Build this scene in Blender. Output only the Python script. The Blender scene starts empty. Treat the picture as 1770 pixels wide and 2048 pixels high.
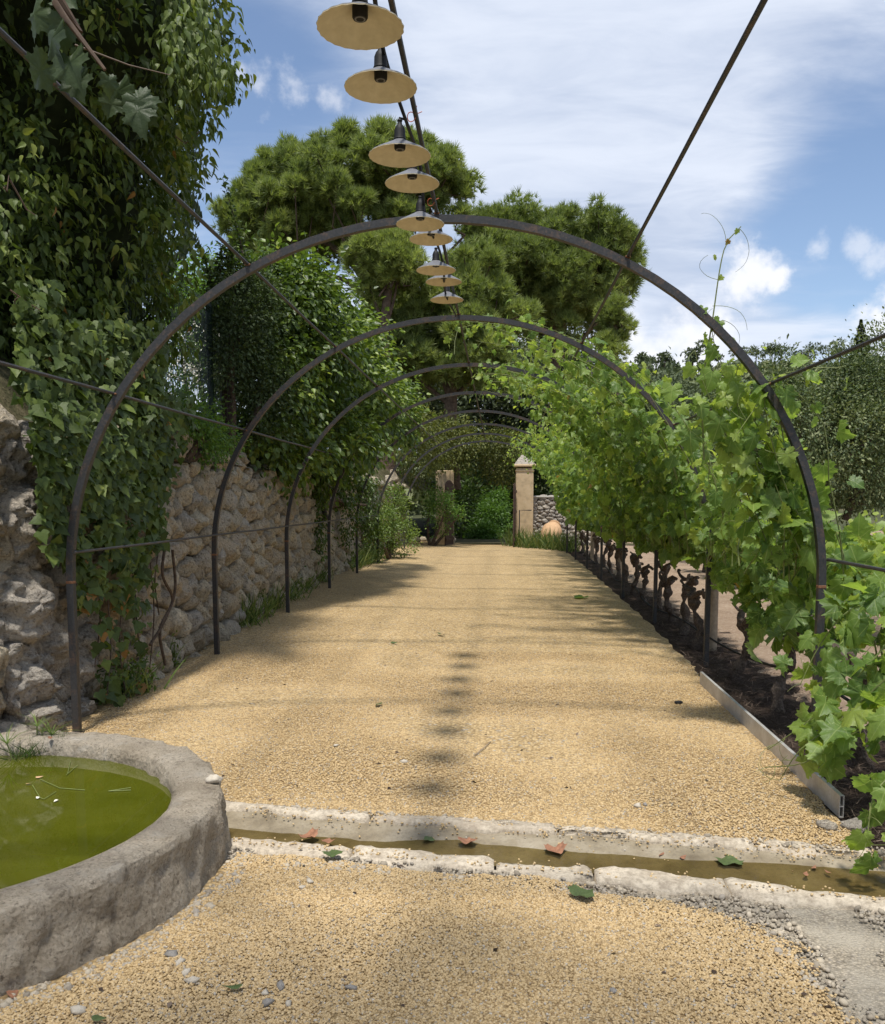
import bpy, math, random
import numpy as np
from mathutils import Vector, Matrix, noise as mnoise

random.seed(7)
rng = np.random.default_rng(7)
sc = bpy.context.scene
COL = sc.collection
R = math.radians

# ------------------------------------------------------------------ camera
F = 1770.0
PSI, PITCH = R(3.6), R(5.8)
CAM = np.array([0.40, 0.0, 1.60])
FW = np.array([-math.sin(PSI) * math.cos(PITCH), math.cos(PSI) * math.cos(PITCH), -math.sin(PITCH)])
RT = np.array([math.cos(PSI), math.sin(PSI), 0.0])
UP = np.cross(RT, FW)
cam = bpy.data.cameras.new('camera')
cam.sensor_fit = 'HORIZONTAL'
cam.sensor_width = 36.0
cam.lens = 36.0
cam.shift_y = 156.0 / 1770.0
cam.clip_end = 3000.0
camo = bpy.data.objects.new('camera', cam)
COL.objects.link(camo)
camo.location = CAM
camo.rotation_euler = (R(90) - PITCH, 0.0, PSI)
sc.camera = camo


def ray(u, v):
    return FW + RT * (u - 885.0) / F + UP * (1180.0 - v) / F


def P(u, v, y):            # the point of the place seen at photo pixel (u, v), y metres down the path
    d = ray(u, v)
    return CAM + d * (y / d[1])


def G(u, v, z=0.0):        # the same on the level z
    d = ray(u, v)
    return CAM + d * ((z - CAM[2]) / d[2])


# ------------------------------------------------------------------ sky, sun, exposure
SUNV = Vector((-0.036, -0.335, 1.0)).normalized()
EL = math.asin(SUNV.z)
AZ = math.atan2(SUNV.x, SUNV.y)
w = bpy.data.worlds.new('World')
sc.world = w
w.use_nodes = True
nt = w.node_tree
N, L = nt.nodes, nt.links
for n in list(N):
    N.remove(n)


def wmath(op, a, b=None, c=None, clamp=False):
    n = N.new('ShaderNodeMath')
    n.operation = op
    n.use_clamp = clamp
    for i, x in enumerate((a, b, c)):
        if x is None:
            continue
        if isinstance(x, (int, float)):
            n.inputs[i].default_value = x
        else:
            L.new(x, n.inputs[i])
    return n.outputs[0]


out = N.new('ShaderNodeOutputWorld')
bg = N.new('ShaderNodeBackground')
sky = N.new('ShaderNodeTexSky')
sky.sky_type = 'NISHITA'
sky.sun_disc = False
sky.sun_elevation = EL
sky.sun_rotation = AZ
sky.altitude = 300
sky.air_density = 1.0
sky.dust_density = 0.6
sky.ozone_density = 2.0
SKY_STRENGTH = 0.13
bg.inputs[1].default_value = SKY_STRENGTH
tc = N.new('ShaderNodeTexCoord')
DIR = tc.outputs['Generated']
sep = N.new('ShaderNodeSeparateXYZ')
L.new(DIR, sep.inputs[0])
zz = wmath('ADD', wmath('MAXIMUM', sep.outputs[2], 0.0), 0.16)
cx = wmath('DIVIDE', sep.outputs[0], zz)
cy = wmath('DIVIDE', sep.outputs[1], zz)
comb = N.new('ShaderNodeCombineXYZ')
L.new(cx, comb.inputs[0])
L.new(cy, comb.inputs[1])
mp = N.new('ShaderNodeMapping')
mp.inputs['Rotation'].default_value = (0, 0, R(-32))
mp.inputs['Scale'].default_value = (0.55, 1.25, 1)
L.new(comb.outputs[0], mp.inputs[0])


def wnoise(vec, scale, detail, rough, dist=0.0, off=None):
    n = N.new('ShaderNodeTexNoise')
    n.inputs['Scale'].default_value = scale
    n.inputs['Detail'].default_value = detail
    n.inputs['Roughness'].default_value = rough
    n.inputs['Distortion'].default_value = dist
    L.new(vec, n.inputs['Vector'])
    return n.outputs[0]


def ramp01(x, a, b):
    n = N.new('ShaderNodeMapRange')
    n.interpolation_type = 'SMOOTHSTEP'
    n.clamp = True
    n.inputs[1].default_value = a
    n.inputs[2].default_value = b
    L.new(x, n.inputs[0])
    return n.outputs[0]


def wdist(d, sx=1.0):
    v = N.new('ShaderNodeVectorMath')
    v.operation = 'DISTANCE'
    v.inputs[1].default_value = d
    L.new(DIR, v.inputs[0])
    return v.outputs['Value']


def wdir(u, v):
    d = ray(u, v)
    return tuple(d / np.linalg.norm(d))


sheet = wnoise(mp.outputs[0], 1.5, 8, 0.55, 0.35)
fine = wnoise(mp.outputs[0], 5.0, 6, 0.6, 0.6)
cov = wmath('ADD', wmath('MULTIPLY', sheet, 0.85), wmath('MULTIPLY', fine, 0.28))
# high cloud sheet ahead; clear gaps to the left and low on the right
for (u, v, r, amt) in ((1120, 180, 0.55, 0.14), (900, -300, 0.7, 0.10), (1300, 420, 0.22, 0.12), (1100, 620, 0.3, 0.15),
                       (400, 220, 0.34, -0.36), (640, 150, 0.24, -0.14), (1700, 390, 0.20, -0.30), (1560, 440, 0.10, -0.08), (1770, 520, 0.14, -0.10)):
    k = ramp01(wdist(wdir(u, v)), r, 0.0)
    cov = wmath('MULTIPLY_ADD', k, amt, cov)
cf = wmath('MULTIPLY', ramp01(cov, 0.30, 0.72), 0.92)
# small heaped clouds
puffn = wnoise(DIR, 14.0, 7, 0.62)
puffb = wnoise(DIR, 42.0, 5, 0.6)
pert = wmath('ADD', wmath('MULTIPLY', wmath('SUBTRACT', puffn, 0.5), 0.085), wmath('MULTIPLY', wmath('SUBTRACT', puffb, 0.5), 0.075))
heap = None
for (u, v, r) in ((1515, 548, 0.030), (1480, 560, 0.020), (1550, 560, 0.018), (1375, 665, 0.034), (1420, 672, 0.026), (1330, 690, 0.02),
                  (1255, 668, 0.024), (1775, 650, 0.030), (1800, 690, 0.04), (1720, 492, 0.016), (1748, 520, 0.016), (1630, 495, 0.014),
                  (520, 165, 0.022), (580, 165, 0.022), (665, 195, 0.016), (480, 150, 0.012), (1400, 720, 0.04), (1300, 720, 0.03)):
    dd = wmath('MULTIPLY_ADD', pert, min(1.0, r / 0.028), wdist(wdir(u, v)))
    k = ramp01(dd, r * 1.25, r * -0.15)
    if v < 220 or (u > 1600 and v < 530):
        k = wmath('MULTIPLY', k, 0.5)
    heap = k if heap is None else wmath('MAXIMUM', heap, k)
mix1 = N.new('ShaderNodeMix')
mix1.data_type = 'RGBA'
L.new(cf, mix1.inputs[0])
gain = N.new('ShaderNodeMix')
gain.data_type = 'RGBA'
gain.blend_type = 'MULTIPLY'
gain.inputs[0].default_value = 1.0
L.new(sky.outputs[0], gain.inputs[6])
gain.inputs[7].default_value = (0.82, 0.78, 0.76, 1)
L.new(gain.outputs[2], mix1.inputs[6])
shade = N.new('ShaderNodeMix')
shade.data_type = 'RGBA'
L.new(ramp01(wmath('ADD', wmath('MULTIPLY', fine, 0.5), wmath('MULTIPLY', sheet, 0.6)), 0.38, 0.70), shade.inputs[0])
shade.inputs[6].default_value = (2.75, 3.15, 3.95, 1)
shade.inputs[7].default_value = (4.0, 4.3, 4.9, 1)
L.new(shade.outputs[2], mix1.inputs[7])
mix2 = N.new('ShaderNodeMix')
mix2.data_type = 'RGBA'
L.new(heap, mix2.inputs[0])
L.new(mix1.outputs[2], mix2.inputs[6])
mix2.inputs[7].default_value = (4.7, 4.8, 5.1, 1)
L.new(mix2.outputs[2], bg.inputs[0])
L.new(bg.outputs[0], out.inputs[0])

sun = bpy.data.lights.new('sun', 'SUN')
sun.energy = 2.9
sun.angle = R(4.6)
sun.color = (1.0, 0.955, 0.88)
so = bpy.data.objects.new('sun', sun)
COL.objects.link(so)
so.rotation_euler = SUNV.to_track_quat('Z', 'Y').to_euler()
so.location = (0, -10, 30)
vs = sc.view_settings
vs.view_transform = 'Standard'
vs.look = 'None'
vs.gamma = 1.0
vs.use_curve_mapping = False
vs.exposure = 0.70
sc.cycles.max_bounces = 8
sc.cycles.transparent_max_bounces = 8

# ------------------------------------------------------------------ materials


class MT:
    """small helper to build a node material"""

    def __init__(s, name):
        s.m = bpy.data.materials.new(name)
        s.m.use_nodes = True
        s.t = s.m.node_tree
        s.b = s.t.nodes['Principled BSDF']
        s.o = s.t.nodes['Material Output']

    def n(s, typ, **kw):
        x = s.t.nodes.new(typ)
        for k, v in kw.items():
            setattr(x, k, v)
        return x

    def l(s, a, b):
        s.t.links.new(a, b)

    def math(s, op, a, b=None, c=None, clamp=False):
        n = s.n('ShaderNodeMath', operation=op, use_clamp=clamp)
        for i, x in enumerate((a, b, c)):
            if x is None:
                continue
            if isinstance(x, (int, float)):
                n.inputs[i].default_value = x
            else:
                s.l(x, n.inputs[i])
        return n.outputs[0]

    def coord(s, kind='Object'):
        return s.n('ShaderNodeTexCoord').outputs[kind]

    def pos(s):
        return s.n('ShaderNodeNewGeometry').outputs['Position']

    def noise(s, vec, scale, detail=6, rough=0.6, dist=0.0):
        n = s.n('ShaderNodeTexNoise')
        n.inputs['Scale'].default_value = scale
        n.inputs['Detail'].default_value = detail
        n.inputs['Roughness'].default_value = rough
        n.inputs['Distortion'].default_value = dist
        s.l(vec, n.inputs['Vector'])
        return n.outputs[0]

    def voro(s, vec, scale, feature='F1', out='Distance', rnd=1.0):
        n = s.n('ShaderNodeTexVoronoi', feature=feature)
        n.inputs['Scale'].default_value = scale
        n.inputs['Randomness'].default_value = rnd
        s.l(vec, n.inputs['Vector'])
        return n.outputs[out]

    def ramp(s, fac, stops):
        n = s.n('ShaderNodeValToRGB')
        e = n.color_ramp.elements
        while len(e) > len(stops):
            e.remove(e[-1])
        while len(e) < len(stops):
            e.new(0.5)
        for el, (p, c) in zip(e, stops):
            el.position = p
            el.color = (c[0], c[1], c[2], 1)
        s.l(fac, n.inputs[0])
        return n.outputs[0]

    def mr(s, x, a, b, c=0.0, d=1.0):
        n = s.n('ShaderNodeMapRange')
        n.clamp = True
        for i, v in zip((1, 2, 3, 4), (a, b, c, d)):
            n.inputs[i].default_value = v
        s.l(x, n.inputs[0])
        return n.outputs[0]

    def mix(s, fac, a, b, blend='MIX'):
        n = s.n('ShaderNodeMix', data_type='RGBA', blend_type=blend)
        for i, x in ((0, fac), (6, a), (7, b)):
            if isinstance(x, (int, float)):
                n.inputs[i].default_value = x
            elif isinstance(x, tuple):
                n.inputs[i].default_value = (x[0], x[1], x[2], 1)
            else:
                s.l(x, n.inputs[i])
        return n.outputs[2]

    def bump(s, h, strength, dist, prev=None):
        n = s.n('ShaderNodeBump')
        n.inputs['Strength'].default_value = strength
        n.inputs['Distance'].default_value = dist
        s.l(h, n.inputs['Height'])
        if prev is not None:
            s.l(prev, n.inputs['Normal'])
        return n.outputs[0]

    def fin(s, color=None, rough=0.8, spec=0.3, normal=None, metal=0.0):
        if color is not None:
            if isinstance(color, tuple):
                s.b.inputs['Base Color'].default_value = (color[0], color[1], color[2], 1)
            else:
                s.l(color, s.b.inputs['Base Color'])
        if isinstance(rough, (int, float)):
            s.b.inputs['Roughness'].default_value = rough
        else:
            s.l(rough, s.b.inputs['Roughness'])
        s.b.inputs['Specular IOR Level'].default_value = spec
        s.b.inputs['Metallic'].default_value = metal
        if normal is not None:
            s.l(normal, s.b.inputs['Normal'])
        return s.m


def plain(name, c, rough=0.7, var=0.25, scale=20.0, spec=0.3, bump=0.15, bd=0.004, metal=0.0):
    t = MT(name)
    v = t.coord()
    n = t.noise(v, scale, 6, 0.65)
    a = tuple(x * (1 - var) for x in c)
    b = tuple(min(1, x * (1 + var)) for x in c)
    col = t.ramp(n, [(0.3, a), (0.7, b)])
    return t.fin(col, rough, spec, t.bump(n, bump, bd), metal)


def leafmat(name, stops, trans, tamt=0.35, rough=0.45, spec=0.35, veins=False):
    t = MT(name)
    at = t.n('ShaderNodeAttribute', attribute_name='tint')
    col = t.ramp(at.outputs['Fac'], stops)
    nz = t.noise(t.pos(), 45.0, 4, 0.65)
    col = t.mix(0.42, col, t.ramp(nz, [(0.3, (0.35, 0.42, 0.3)), (0.7, (1.08, 1.04, 0.9))]), 'MULTIPLY')
    t.l(t.bump(nz, 0.35, 0.01), t.b.inputs['Normal'])
    if veins:
        uv = t.n('ShaderNodeUVMap')
        sp = t.n('ShaderNodeSeparateXYZ')
        t.l(uv.outputs[0], sp.inputs[0])
        x = t.math('SUBTRACT', sp.outputs[0], 0.5)
        y = t.math('SUBTRACT', sp.outputs[1], 0.18)
        ang = t.math('ABSOLUTE', t.math('ARCTAN2', x, y))
        r = t.math('SQRT', t.math('ADD', t.math('MULTIPLY', x, x), t.math('MULTIPLY', y, y)))
        d = t.math('MULTIPLY', t.math('PINGPONG', ang, 0.40), r)
        vein = t.mr(d, 0.005, 0.016, 0.55, 0.0)
        col = t.mix(vein, col, (0.30, 0.38, 0.14))
    t.b.inputs['Specular IOR Level'].default_value = spec
    t.b.inputs['Roughness'].default_value = rough
    t.l(col, t.b.inputs['Base Color'])
    tr = t.n('ShaderNodeBsdfTranslucent')
    t.l(t.mix(1.0, col, trans, 'MULTIPLY'), tr.inputs[0])
    mx = t.n('ShaderNodeMixShader')
    mx.inputs[0].default_value = tamt
    t.l(t.b.outputs[0], mx.inputs[1])
    t.l(tr.outputs[0], mx.inputs[2])
    t.l(mx.outputs[0], t.o.inputs[0])
    return t.m


MAT = {}
MAT['vine_leaf'] = leafmat('vine_leaf', [(0.0, (0.0607, 0.1148, 0.0351)), (0.4, (0.1107, 0.1917, 0.0486)), (0.75, (0.189, 0.2902, 0.0675)), (0.93, (0.297, 0.378, 0.0878)), (1.0, (0.3, 0.16, 0.05))],
                           (2.6, 2.4, 1.2), 0.42, 0.42, 0.35, True)
MAT['ivy_leaf'] = leafmat('ivy_leaf', [(0.0, (0.038, 0.064, 0.017)), (0.5, (0.085, 0.124, 0.028)), (0.85, (0.165, 0.215, 0.046)), (0.96, (0.24, 0.27, 0.06)), (1.0, (0.3, 0.16, 0.05))],
                          (1.8, 1.9, 0.9), 0.25, 0.5, 0.28)
MAT['shrub_leaf'] = leafmat('shrub_leaf', [(0.0, (0.036, 0.062, 0.018)), (0.5, (0.105, 0.165, 0.036)), (0.85, (0.22, 0.3, 0.062)), (1.0, (0.34, 0.4, 0.11))],
                            (1.9, 2.0, 0.9), 0.25, 0.4, 0.4)
MAT['lime_leaf'] = leafmat('lime_leaf', [(0.0, (0.054, 0.108, 0.024)), (0.5, (0.108, 0.204, 0.042)), (1.0, (0.228, 0.324, 0.072))], (2.2, 2.2, 1.0), 0.32, 0.45, 0.35)
MAT['grey_leaf'] = leafmat('grey_leaf', [(0.0, (0.0384, 0.0608, 0.0256)), (0.5, (0.0896, 0.128, 0.048)), (1.0, (0.256, 0.288, 0.144))], (1.6, 1.7, 0.9), 0.2, 0.5, 0.3)
MAT['pine_needle'] = leafmat('pine_needle', [(0.0, (0.078, 0.112, 0.04)), (0.5, (0.215, 0.265, 0.09)), (1.0, (0.38, 0.42, 0.15))], (1.6, 1.7, 0.8), 0.36, 0.5, 0.3)
MAT['forest_leaf'] = leafmat('forest_leaf', [(0.0, (0.07, 0.095, 0.058)), (0.5, (0.14, 0.172, 0.092)), (1.0, (0.25, 0.27, 0.14))], (1.3, 1.4, 0.9), 0.15, 0.6, 0.2)
MAT['olive_leaf'] = leafmat('olive_leaf', [(0.0, (0.06, 0.075, 0.022)), (0.5, (0.12, 0.14, 0.04)), (1.0, (0.24, 0.25, 0.08))], (1.8, 1.8, 0.9), 0.3, 0.5, 0.25)
MAT['grass'] = leafmat('grass', [(0.0, (0.052, 0.091, 0.026)), (0.6, (0.13, 0.195, 0.052)), (1.0, (0.338, 0.338, 0.13))], (1.8, 1.8, 0.9), 0.3, 0.5, 0.3)
MAT['petal'] = plain('petal', (0.75, 0.72, 0.6), 0.6, 0.1)
MAT['bark'] = plain('bark', (0.085, 0.062, 0.046), 0.9, 0.5, 30, 0.15, 0.9, 0.02)
MAT['pine_bark'] = plain('pine_bark', (0.11, 0.078, 0.058), 0.9, 0.5, 8, 0.15, 0.9, 0.05)
MAT['vine_bark'] = plain('vine_bark', (0.105, 0.082, 0.066), 0.92, 0.6, 55, 0.15, 1.0, 0.02)
MAT['green_stem'] = plain('green_stem', (0.16, 0.19, 0.06), 0.6, 0.3, 30)
MAT['brown_stem'] = plain('brown_stem', (0.10, 0.065, 0.042), 0.6, 0.3, 30)
MAT['dry_leaf'] = plain('dry_leaf', (0.27, 0.13, 0.075), 0.7, 0.35, 40)
MAT['fresh_leaf'] = plain('fresh_leaf', (0.075, 0.105, 0.035), 0.5, 0.3, 40)
MAT['wood_stake'] = plain('wood_stake', (0.27, 0.215, 0.155), 0.85, 0.3, 18, 0.2, 0.5, 0.006)
MAT['gate_wood'] = plain('gate_wood', (0.075, 0.047, 0.036), 0.75, 0.35, 14, 0.25, 0.4, 0.006)
MAT['black_rubber'] = plain('black_rubber', (0.012, 0.012, 0.013), 0.6, 0.2, 30, 0.25)
MAT['orange_tie'] = plain('orange_tie', (0.5, 0.12, 0.05), 0.5, 0.1)
MAT['lamp_outer'] = plain('lamp_outer', (0.14, 0.14, 0.15), 0.45, 0.15, 60, 0.5, 0.3, 0.002)
MAT['fence_green'] = plain('fence_green', (0.006, 0.022, 0.013), 0.4, 0.1, 30, 0.4)
MAT['terracotta'] = plain('terracotta', (0.50, 0.32, 0.18), 0.85, 0.2, 12, 0.2)
MAT['concrete_pole'] = plain('concrete_pole', (0.42, 0.40, 0.36), 0.9, 0.15, 8, 0.2)
MAT['pale_stone'] = plain('pale_stone', (0.50, 0.445, 0.36), 0.9, 0.15, 25, 0.2, 0.6, 0.01)
MAT['grey_pebble'] = plain('grey_pebble', (0.27, 0.25, 0.225), 0.9, 0.3, 25, 0.2, 0.6, 0.01)

# steel with rust
t = MT('steel')
v = t.pos()
n1 = t.noise(v, 9.0, 8, 0.7)
n2 = t.noise(v, 70.0, 5, 0.6)
rust = t.mr(t.math('ADD', n1, t.math('MULTIPLY', t.math('SUBTRACT', n2, 0.5), 0.35)), 0.50, 0.66)
col = t.mix(rust, t.ramp(n2, [(0.3, (0.022, 0.023, 0.025)), (0.7, (0.045, 0.045, 0.047))]), t.ramp(n2, [(0.3, (0.055, 0.036, 0.027)), (0.7, (0.105, 0.07, 0.05))]))
MAT['steel'] = t.fin(col, 0.55, 0.5, t.bump(n2, 0.25, 0.003), 0.15)
MAT['weld'] = plain('weld', (0.20, 0.095, 0.05), 0.8, 0.4, 60)

# cream lamp inside
t = MT('lamp_inner')
v = t.coord()
h = t.voro(v, 60.0)
col = t.ramp(t.noise(v, 25, 5), [(0.3, (0.60, 0.52, 0.36)), (0.7, (0.70, 0.615, 0.44))])
MAT['lamp_inner'] = t.fin(col, 0.5, 0.3, t.bump(h, 0.35, 0.004))

# rubble stones: object coordinates, a shade of its own per stone
def stonemat(name, tones, grey=0.5, dark=(0.10, 0.08, 0.06)):
    t = MT(name)
    v = t.pos()
    oi = t.n('ShaderNodeObjectInfo').outputs['Random']
    at = t.n('ShaderNodeAttribute', attribute_name='tint').outputs['Fac']
    pick = t.math('FRACT', t.math('ADD', t.math('MULTIPLY', oi, 7.3), at))
    base = t.ramp(pick, [(i / (len(tones) - 1), c) for i, c in enumerate(tones)])
    n1 = t.noise(v, 6.0, 8, 0.68)
    n2 = t.noise(v, 26.0, 8, 0.72)
    n3 = t.noise(v, 90.0, 5, 0.7)
    c = t.mix(t.mr(n1, 0.46, 0.64, 0.0, grey), base, (0.42, 0.395, 0.36))
    c = t.mix(t.mr(n2, 0.55, 0.72, 0.0, 0.6), c, (0.76, 0.69, 0.58))
    pit = t.mr(n2, 0.46, 0.35, 0.0, 0.8)
    c = t.mix(pit, c, dark)
    c = t.mix(t.mr(n3, 0.35, 0.65, 0.35, 0.0), c, dark)
    hole = t.voro(v, 38.0)
    b = t.bump(n2, 1.0, 0.06)
    b = t.bump(n3, 0.9, 0.018, b)
    b = t.bump(hole, 0.6, 0.015, b)
    return t.fin(c, 0.92, 0.15, b)


MAT['rubble'] = stonemat('rubble', [(0.74, 0.61, 0.42), (0.78, 0.68, 0.50), (0.52, 0.44, 0.32), (0.76, 0.64, 0.46), (0.62, 0.57, 0.49), (0.70, 0.55, 0.36)])
MAT['crag'] = stonemat('crag', [(0.62, 0.55, 0.46), (0.55, 0.50, 0.43), (0.66, 0.58, 0.47), (0.60, 0.54, 0.46)], 0.6)
MAT['mortar'] = plain('mortar', (0.09, 0.068, 0.046), 0.95, 0.4, 9, 0.1, 1.0, 0.03)

# carved basin stone
t = MT('basin_stone')
v = t.pos()
n1 = t.noise(v, 3.5, 9, 0.65)
n2 = t.noise(v, 24, 8, 0.7)
n3 = t.noise(v, 110, 4, 0.7)
c = t.ramp(n1, [(0.3, (0.40, 0.33, 0.24)), (0.5, (0.60, 0.51, 0.39)), (0.72, (0.70, 0.62, 0.50))])
c = t.mix(t.mr(n2, 0.55, 0.75, 0, 0.5), c, (0.56, 0.49, 0.39))
c = t.mix(t.mr(n3, 0.38, 0.60, 0.35, 0.0), c, (0.22, 0.18, 0.13))
c = t.mix(t.mr(t.noise(v, 9, 8, 0.75), 0.46, 0.30, 0.0, 0.7), c, (0.16, 0.13, 0.10))
n4 = t.noise(v, 55, 8, 0.78)
c = t.mix(t.mr(n4, 0.46, 0.34, 0.0, 0.75), c, (0.13, 0.105, 0.08))
c = t.mix(t.mr(t.noise(v, 6.5, 8, 0.7), 0.56, 0.68, 0.0, 0.55), c, (0.62, 0.57, 0.49))
MAT['basin_stone'] = t.fin(c, 0.92, 0.15, t.bump(t.voro(v, 42.0), 0.5, 0.012, t.bump(n4, 1.0, 0.022, t.bump(n2, 1.0, 0.05))))

# pale limestone of the rill and its grey concrete bed
t = MT('rill_stone')
v = t.pos()
n1 = t.noise(v, 7, 8, 0.65)
n2 = t.noise(v, 45, 6, 0.7)
c = t.ramp(n1, [(0.28, (0.34, 0.285, 0.215)), (0.42, (0.52, 0.455, 0.36)), (0.62, (0.62, 0.555, 0.45)), (0.80, (0.48, 0.37, 0.28))])
oi = t.n('ShaderNodeObjectInfo').outputs['Random']
c = t.mix(0.55, c, t.ramp(oi, [(0.0, (0.62, 0.56, 0.5)), (0.3, (1, 0.97, 0.92)), (0.6, (0.97, 0.91, 0.84)), (1.0, (0.82, 0.8, 0.76))]), 'MULTIPLY')
c = t.mix(t.mr(n2, 0.36, 0.56, 0.6, 0.0), c, (0.22, 0.18, 0.135))
c = t.mix(t.mr(t.noise(v, 16, 8, 0.75), 0.50, 0.36, 0.0, 0.55), c, (0.27, 0.22, 0.165))
MAT['rill_stone'] = t.fin(c, 0.9, 0.2, t.bump(n2, 0.6, 0.01, t.bump(n1, 0.6, 0.03)))
t = MT('rill_bed')
v = t.pos()
n1 = t.noise(v, 5, 8, 0.65)
n2 = t.noise(v, 60, 6, 0.7)
c = t.ramp(n1, [(0.3, (0.15, 0.118, 0.075)), (0.5, (0.26, 0.215, 0.145)), (0.7, (0.36, 0.31, 0.23))])
c = t.mix(t.mr(n2, 0.35, 0.5, 0.4, 0), c, (0.13, 0.11, 0.085))
MAT['rill_bed'] = t.fin(c, 0.6, 0.3, t.bump(n2, 0.5, 0.006))

# shallow clear water (rill) and murky pond
t = MT('rill_water')
n1 = t.noise(t.pos(), 14, 3, 0.5)
c = t.ramp(t.noise(t.pos(), 5, 7, 0.7), [(0.35, (0.10, 0.08, 0.04)), (0.7, (0.18, 0.15, 0.09))])
t.fin(c, 0.06, 0.45, t.bump(n1, 0.05, 0.01))
tr = t.n('ShaderNodeBsdfTransparent')
tr.inputs[0].default_value = (0.72, 0.66, 0.46, 1)
mx = t.n('ShaderNodeMixShader')
mx.inputs[0].default_value = 0.20
t.l(tr.outputs[0], mx.inputs[1])
t.l(t.b.outputs[0], mx.inputs[2])
t.l(mx.outputs[0], t.o.inputs[0])
MAT['rill_water'] = t.m
t = MT('pond_water')
v = t.pos()
n1 = t.noise(v, 2.2, 6, 0.6, 1.0)
c = t.ramp(n1, [(0.3, (0.058, 0.066, 0.004)), (0.7, (0.088, 0.094, 0.009))])
MAT['pond_water'] = t.fin(c, 0.02, 0.4, t.bump(t.noise(v, 7, 2, 0.5), 0.02, 0.01))

# gravel sheets: every cell of the texture a pebble
GY = [(0.0, (0.30, 0.205, 0.105)), (0.2, (0.47, 0.335, 0.168)), (0.5, (0.565, 0.41, 0.212)), (0.72, (0.63, 0.478, 0.272)), (0.9, (0.44, 0.32, 0.172)), (0.97, (0.36, 0.322, 0.265)), (1.0, (0.56, 0.505, 0.42))]
GG = [(0.0, (0.24, 0.205, 0.16)), (0.35, (0.40, 0.345, 0.265)), (0.65, (0.50, 0.43, 0.325)), (0.85, (0.32, 0.285, 0.24)), (1.0, (0.58, 0.50, 0.385))]


def pebblemat(name, stops):
    t = MT(name)
    r = t.n('ShaderNodeObjectInfo').outputs['Random']
    c = t.ramp(r, stops)
    nz = t.noise(t.coord(), 3.0, 4, 0.6)
    c = t.mix(0.3, c, t.ramp(nz, [(0.3, (0.6, 0.58, 0.55)), (0.7, (1, 1, 1))]), 'MULTIPLY')
    return t.fin(c, 0.85, 0.2)


MAT['pebble_yellow'] = pebblemat('pebble_yellow', GY)
MAT['pebble_grey'] = pebblemat('pebble_grey', GG)


def sheetmat(name, stops, scale=85.0, dust=None):
    t = MT(name)
    v = t.pos()
    vo = t.n('ShaderNodeTexVoronoi')
    vo.inputs['Scale'].default_value = scale
    t.l(v, vo.inputs['Vector'])
    sp = t.n('ShaderNodeSeparateColor')
    t.l(vo.outputs['Color'], sp.inputs[0])
    c = t.ramp(sp.outputs[0], stops)
    gap = t.mr(vo.outputs['Distance'], 0.32, 0.72, 0.0, 0.62)
    c = t.mix(gap, c, tuple(x * 0.35 for x in stops[1][1]))
    big = t.noise(v, 1.3, 6, 0.65)
    c = t.mix(0.5, c, t.ramp(big, [(0.32, (0.78, 0.77, 0.75)), (0.5, (0.95, 0.94, 0.92)), (0.68, (1.06, 1.05, 1.04))]), 'MULTIPLY')
    mp_ = t.n('ShaderNodeMapping')
    mp_.inputs['Scale'].default_value = (2.6, 0.16, 1)
    t.l(v, mp_.inputs[0])
    c = t.mix(0.5, c, t.ramp(t.noise(mp_.outputs[0], 1.0, 4, 0.55), [(0.35, (0.84, 0.83, 0.81)), (0.65, (1.05, 1.05, 1.05))]), 'MULTIPLY')
    if dust is not None:
        c = t.mix(t.mr(t.noise(v, 3.0, 6, 0.65), 0.42, 0.6, 0.0, 0.8), c, dust)
    h = t.math('SUBTRACT', 1.0, vo.outputs['Distance'])
    return t.fin(c, 0.9, 0.15, t.bump(h, 0.8, 0.008))


MAT['gravel_sheet'] = sheetmat('gravel_sheet', GY, 52.0)
MAT['grey_sheet'] = sheetmat('grey_sheet', GG, 95.0, (0.38, 0.34, 0.27))
t = MT('soil')
v = t.pos()
n1 = t.noise(v, 2.0, 8, 0.65)
n2 = t.noise(v, 24, 7, 0.7)
c = t.ramp(n1, [(0.3, (0.27, 0.19, 0.13)), (0.7, (0.40, 0.295, 0.21))])
c = t.mix(t.mr(n2, 0.52, 0.68, 0, 0.6), c, (0.58, 0.49, 0.39))
c = t.mix(t.mr(n2, 0.42, 0.3, 0, 0.6), c, (0.18, 0.12, 0.085))
MAT['soil'] = t.fin(c, 0.95, 0.1, t.bump(n2, 1.0, 0.05))
t = MT('mulch')
v = t.pos()
n2 = t.noise(v, 38, 7, 0.75, 1.5)
c = t.ramp(n2, [(0.35, (0.032, 0.023, 0.018)), (0.55, (0.085, 0.06, 0.046)), (0.75, (0.17, 0.125, 0.095))])
MAT['mulch'] = t.fin(c, 0.95, 0.1, t.bump(n2, 1.0, 0.04))
t = MT('terrace_soil')
v = t.pos()
n2 = t.noise(v, 5, 7, 0.7)
c = t.ramp(n2, [(0.35, (0.05, 0.055, 0.025)), (0.6, (0.14, 0.12, 0.07)), (0.75, (0.22, 0.19, 0.12))])
MAT['terrace_soil'] = t.fin(c, 0.95, 0.1, t.bump(n2, 1.0, 0.1))
t = MT('hill_ground')
v = t.pos()
n2 = t.noise(v, 0.12, 7, 0.7)
c = t.ramp(n2, [(0.35, (0.04, 0.05, 0.024)), (0.6, (0.075, 0.08, 0.04)), (0.78, (0.22, 0.18, 0.13))])
MAT['hill_ground'] = t.fin(c, 0.95, 0.1)
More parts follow.
